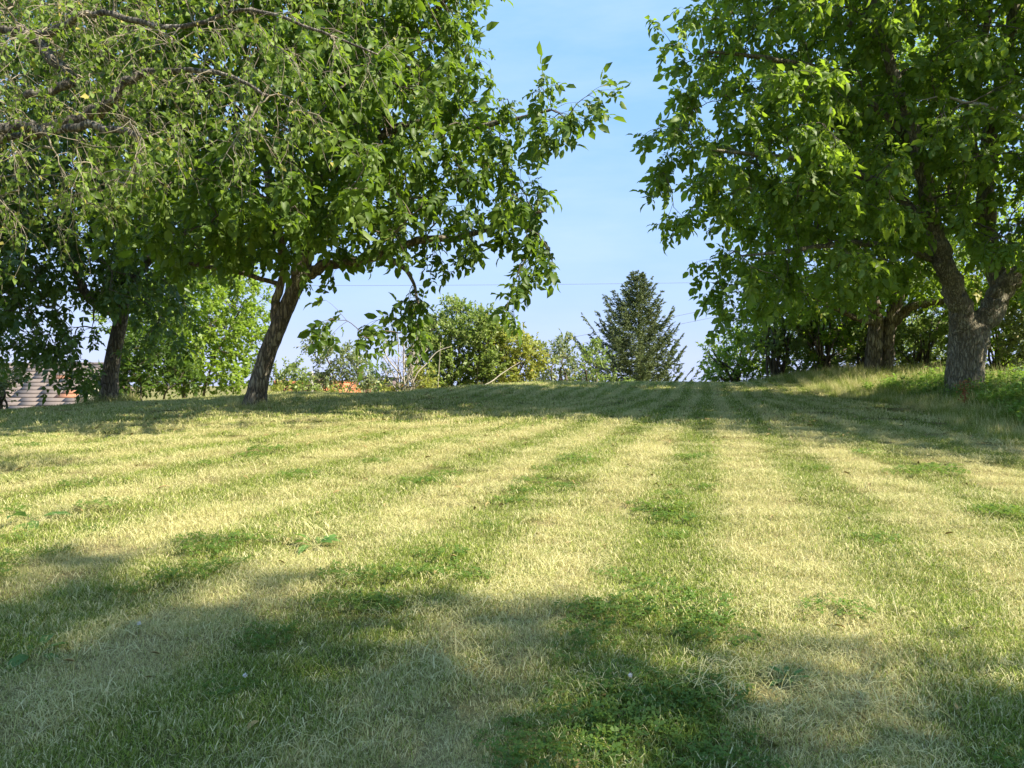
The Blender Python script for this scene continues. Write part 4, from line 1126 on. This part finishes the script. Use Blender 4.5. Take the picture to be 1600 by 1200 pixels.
def build_house(label, pxa, pxb, pyr, Y, wallmat, chim=None, group='orange roofed houses below the hill'):
    A, B = P(pxa, pyr, Y), P(pxb, pyr, Y)
    L = B[0] - A[0]; g = gz((A[0] + B[0]) / 2, Y)
    root = root_empty('house', ((A[0] + B[0]) / 2, Y, g)); tag(root, label, 'house', group)
    hw, rh = 4.0, 2.6
    zr = A[2]; ze = zr - rh
    x0, x1 = A[0] + .4, B[0] - .4
    def prof(x): return [(x, Y - hw + .4, g - .5), (x, Y - hw + .4, ze + .12), (x, Y, zr - .12), (x, Y + hw - .4, ze + .12), (x, Y + hw - .4, g - .5)]
    V = np.array(prof(x0) + prof(x1), float)
    link('wall', mesh_from('wall', V, [np.array([[4, 3, 2, 1, 0], [5, 6, 7, 8, 9]]), np.array([[0, 5, 6, 1], [3, 8, 9, 4]])], wallmat), root)
    for sg, nm in ((-1, 'roof'), (1, 'roof')):
        sl = np.array([0, sg * hw, -rh]) ; ln = np.linalg.norm(sl); sl = sl / ln; ex = np.array([1., 0, 0]); n = np.cross(ex, sl); n = n if n[2] > 0 else -n
        ctr = np.array([(A[0] + B[0]) / 2, Y, zr]) + sl * ln / 2
        ro = box_obj(nm, ctr, (L, ln, .06), M_tile, root, np.stack([ex, sl, n], -1))
        # tile courses as ribs
        parts = []
        for k in range(int(ln / .33)):
            V, Q = box_geo(ctr + sl * (-ln / 2 + (k + .5) * .33) + n * .045, (L - .02, .30, .04), np.stack([ex, sl, n], -1) @ rotm((1, 0, 0), -.07 * sg * -1))
            parts.append((V, [Q]))
        V, Fl = join_geo(parts); o = link('tile_courses', mesh_from('tile_courses', V, Fl, M_tile), ro); o['kind'] = 'stuff'
    nr = int(L / .4)
    V, q = tubes(np.array([[[A[0], Y, zr + .04], [B[0], Y, zr + .04]]]), np.array([[.12, .12]]), 8)
    link('ridge', mesh_from('ridge', V, [q], M_tile, smooth=True), root)
    for k in range(3):
        xx = x0 + (x1 - x0) * (k + .5) / 3
        fo = box_obj('window', (xx, Y - hw + .385, g + 1.6), (1.1, .08, 1.3), M_conc, root)
        box_obj('pane', (xx, Y - hw + .335, g + 1.6), (.95, .03, 1.15), M_dark_m, fo)
    if chim:
        c = P(chim[0], chim[1], Y - .6)
        ch = box_obj('chimney', (c[0], Y - .6, (c[2] + zr - .6) / 2), (chim[2], .7, c[2] - zr + .6), M_brick, root)
        box_obj('chimney_cap', (c[0], Y - .6, c[2] + .05), (chim[2] + .14, .85, .09), M_dark_m, ch)
build_house('house with orange tiled roof and dark brick chimney beyond the crest', 428, 560, 599, 46, M_wall, (497, 585, .62))
build_house('further orange roof with a low stack, right of the airy pale tree', 572, 632, 602, 58, M_wall, (613, 591, .9))

# concrete pole beside the chimney
p = P(487, 580, 44); g = gz(p[0], 44)
root = root_empty('utility_pole', (p[0], 44, g)); tag(root, 'slim pale concrete pole with a short crossarm beside the chimney', 'pole')
V, q = tubes(np.array([[[p[0], 44, g], [p[0], 44, (g + p[2]) / 2], [p[0], 44, p[2]]]]), np.array([[.17, .13, .09]]), 8)
link('post', mesh_from('post', V, [q], M_conc, smooth=True), root)
box_obj('crossarm', (p[0], 43.88, p[2] - .25), (.8, .07, .08), M_conc, root)
for dx in (-.33, .33):
    V, q = tubes(np.array([[[p[0] + dx, 43.88, p[2] - .21], [p[0] + dx, 43.88, p[2] - .06]]]), np.array([[.035, .03]]), 6)
    link('insulator', mesh_from('insulator', V, [q], M_dark_m), root)

# wires
M_wire = plain_mat('wire', (.16, .17, .19), .5, .05, 2)
for lab, a, b, Y0, Y1 in (('highest overhead wire running level across the sky', (300, 446), (1700, 428), 70, 74), ('upper of two slanting wires right of the spruce', (560, 590), (1500, 395), 58, 62), ('lower of two slanting wires right of the spruce', (700, 574), (1500, 410), 60, 64)):
    A, B = P(*a, Y0), P(*b, Y1)
    t = np.linspace(0, 1, 24)[:, None]
    pts = A * (1 - t) + B * t; pts[:, 2] -= (4 * t * (1 - t) * .35)[:, 0]
    V, q = tubes(pts[None], np.full((1, 24), .016), 5)
    o = link('overhead_wire', mesh_from('overhead_wire', V, [q], M_wire)); tag(o, lab, 'wire', 'overhead wires')

# ------------------------------------------------------------------ unmown edges
rg = np.random.default_rng(33)
protos = [blade_patch('tall_clump', 60, .16, .10, .36, .006, .6, M_wild, rg, 3, flat=.04) for _ in range(6)]
L = []
for k in range(9000):
    y = rg.uniform(5.5, 20); x = 5.5 + .25 * math.sin(y * 1.3) + rg.exponential(1.6)
    if x < 13: L.append((x, y))
for k in range(2600):                                       # rough fringe along the foot of the far shrubs
    x = rg.uniform(-10, 7); t = float(sstep(-3, 1, x)); D = 13 + 3.5 * t
    L.append((x, D + 2.2 + rg.random() * 5))
p = np.array(L); sc = rg.uniform(.35, 1.45, len(p)) * np.where(p[:, 0] > 5, np.clip(.35 + (p[:, 0] - 5.4) * .28, .3, 1.0), .6)
pts = put(p)
instancer('tall_grass', pts, rots(pts, rg), sc, protos, 'unmown tall grass and straw stems along the hedge and far edge', 'tall grass')

# leafy herbs in the verge
def herb(n, rad, h, rng):
    V, Q, T = [], [], []
    for k in range(n):
        a = rng.random() * 6.28; r = rad * rng.random() ** .5
        b = np.array([r * math.cos(a), r * math.sin(a), 0]); hh = h * rng.uniform(.5, 1)
        for j in range(9):
            z = hh * (j + .5) / 9; aa = rng.random() * 6.28
            l_, w_ = rng.uniform(.04, .10), rng.uniform(.012, .032)
            u = np.array([math.cos(aa), math.sin(aa), rng.uniform(-.2, .6)]); u /= np.linalg.norm(u); v = np.cross(u, [0, 0, 1.]); v /= np.linalg.norm(v)
            c = b + [0, 0, z] + rng.normal(0, .01, 3)
            i = len(V); V += [c, c + u * l_ * .5 - v * w_, c + u * l_, c + u * l_ * .5 + v * w_]; Q.append([i, i+1, i+2, i+3]); T += [rng.random()] * 4
        i = len(V); V += [b, b + [.004, 0, 0], b + [.002, 0, hh], b + [-.002, 0, hh]]; Q.append([i, i+1, i+2, i+3]); T += [.9] * 4
    return mesh_from('herb_clump', np.array(V), [np.array(Q)], M_weed, T)
protos = [herb(16, .2, .42, rg) for _ in range(5)]
L = []
for k in range(850):
    y = rg.uniform(5.5, 13); x = 6.1 + .25 * math.sin(y * 1.3) + rg.exponential(1.3)
    if x < 12: L.append((x, y))
p = np.array(L); pts = put(p)
instancer('verge_weeds', pts, rots(pts, rg), rg.uniform(.35, 1.4, len(pts)) * np.clip(.35 + (p[:, 0] - 5.6) * .3, .3, .85), protos, 'leafy green weeds crowding the foot of the thick trunk and right edge', 'weeds')

# dried grass round the feet of the trunks
protos = [blade_patch('trunk_tuft', 50, .13, .10, .32, .006, .5, M_wild, rg, 3) for _ in range(3)]
L = []
for (px, Y, r, n) in ((170, 14, .32, 70), (397, 11, .3, 40), (1372, 15.5, .6, 120), (226, 17, .5, 40)):
    b = base_at(px, Y)
    for k in range(n):
        a = rg.random() * 6.28; rr = r * (.7 + .8 * rg.random()); L.append((b[0] + rr * math.cos(a), Y + rr * math.sin(a)))
pts = put(np.array(L)); sc = rg.uniform(.6, 1.2, len(pts)); sc[70:110] *= .55
instancer('trunk_grass', pts, rots(pts, rg), sc, protos, 'dry uncut tufts left around the feet of the trunks', 'tall grass')

M_fallen = plain_mat('fallen_leaf', (.26, .19, .06), .7, .5, 2)
lv = []
for k in range(4):
    V, Q, T = leaflet(.07 + .012 * k, .035, .3 + .3 * k, fold=.3)
    lv.append(mesh_from('fallen_leaf_clump', V + [0, 0, .03], [np.array(Q), np.array(T)], M_fallen))
p = scatter(2, 15, 3.2, rg); q_ = scatter(8, 15, 9, rg); p = np.concatenate([p, q_]); pts = put(p); pts[:, 2] += .012
ro = rots(pts, rg); ro[:, 0] = rg.normal(0, .3, len(pts)); ro[:, 1] = rg.normal(0, .3, len(pts))
instancer('fallen_leaves', pts, ro, rg.uniform(.4, .85, len(pts)), lv, 'brown and yellow fallen leaves dotted over the mown grass', 'leaves')

# single plants on the lawn
M_dock = leaf_mat('dock_leaf', (.06, .14, .03), (.14, .26, .06), (.2, .36, .05), .35, .45, nscale=5)
M_rust = leaf_mat('rusty_seed', (.16, .06, .02), (.28, .12, .04), (.4, .2, .05), .2, .7)
def rosette(label, px, py_Y, s, n, seed):
    rng = np.random.default_rng(seed)
    b = base_at(px, py_Y)
    root = root_empty('weed_plant', b); tag(root, label, 'weed', 'single weeds on the lawn')
    V, Q, T, _ = compound_leaf(rng, 1, .16, .06, .05)
    me = mesh_from('leaf', V, [Q, T], M_dock, np.full(len(V), .5))
    for k in range(n):
        o = bpy.data.objects.new('leaf', me); col.objects.link(o); o.parent = root
        o.rotation_euler = (rng.normal(0, .2), -rng.uniform(.2, .9), k * 6.28 / n + rng.normal(0, .3)); sc_ = s * rng.uniform(.7, 1.2); o.scale = (sc_, sc_, sc_); o.location = (0, 0, .01)
rosette('broad leaved weed rosette in the sunlit grass at the left edge', 52, 5.15, 1.1, 9, 1)
rosette('small weed rosette beside the bare patch left of centre', 492, 4.7, .8, 7, 2)
rosette('dark weed rosette low in the shade at the left', 60, 3.3, .6, 7, 4)
rosette('small weed at the bottom right in shade', 1235, 3.1, .4, 7, 5)

b = base_at(1506, 10.3); root = root_empty('dock_plant', b); tag(root, 'rusty seeding dock plant before the thick trunk', 'weed')
V, q = tubes(np.array([[[b[0], 10.3, b[2]], [b[0] + .02, 10.3, b[2] + .22], [b[0] + .01, 10.3, b[2] + .42]]]), np.array([[.006, .005, .003]]), 5)
link('stalk', mesh_from('stalk', V, [q], M_rust, np.zeros(len(V))), root)
n = 160; pos = np.column_stack([b[0] + rg.normal(0, .035, n), 10.3 + rg.normal(0, .035, n), b[2] + rg.uniform(.14, .45, n)])
V, Fl, tn = bake([simple_leaf(.028, .02, 1, True)], pos, frames(norm(rg.normal(size=(n, 3))), np.tile([0, 0, 1.], (n, 1)), rg, 1), np.ones(n), rg.random(n) * .9, rg)
o = link('seed_head', mesh_from('seed_head', V, Fl, M_rust, tn), root)

# white clover blossoms
M_white = plain_mat('clover_white', (.75, .72, .66), .8, .1, 60)
for lab, px, Y in (('white clover blossom in the shaded grass at the bottom left', 383, 3.0), ('tiny white clover blossom in the shade nearer the left edge', 217, 3.45), ('white clover blossom low right of centre', 985, 3.05)):
    b = base_at(px, Y); root = root_empty('clover_blossom', b); tag(root, lab, 'flower', 'white clover blossoms')
    V, q = tubes(np.array([[[b[0], Y, b[2]], [b[0], Y, b[2] + .07]]]), np.array([[.0012, .001]]), 4)
    link('stalk', mesh_from('stalk', V, [q], M_weed, np.zeros(len(V))), root)
    n = 60; u = norm(rg.normal(size=(n, 3))); c = np.array([b[0], Y, b[2] + .075])
    w_ = norm(np.cross(u, rg.normal(size=(n, 3)))) * .002
    V = np.stack([c + u * .003 - w_, c + u * .003 + w_, c + u * .011 + [0, 0, .002]], 1).reshape(-1, 3)
    link('head', mesh_from('head', V, [np.arange(len(V)).reshape(-1, 3)], M_white), root)
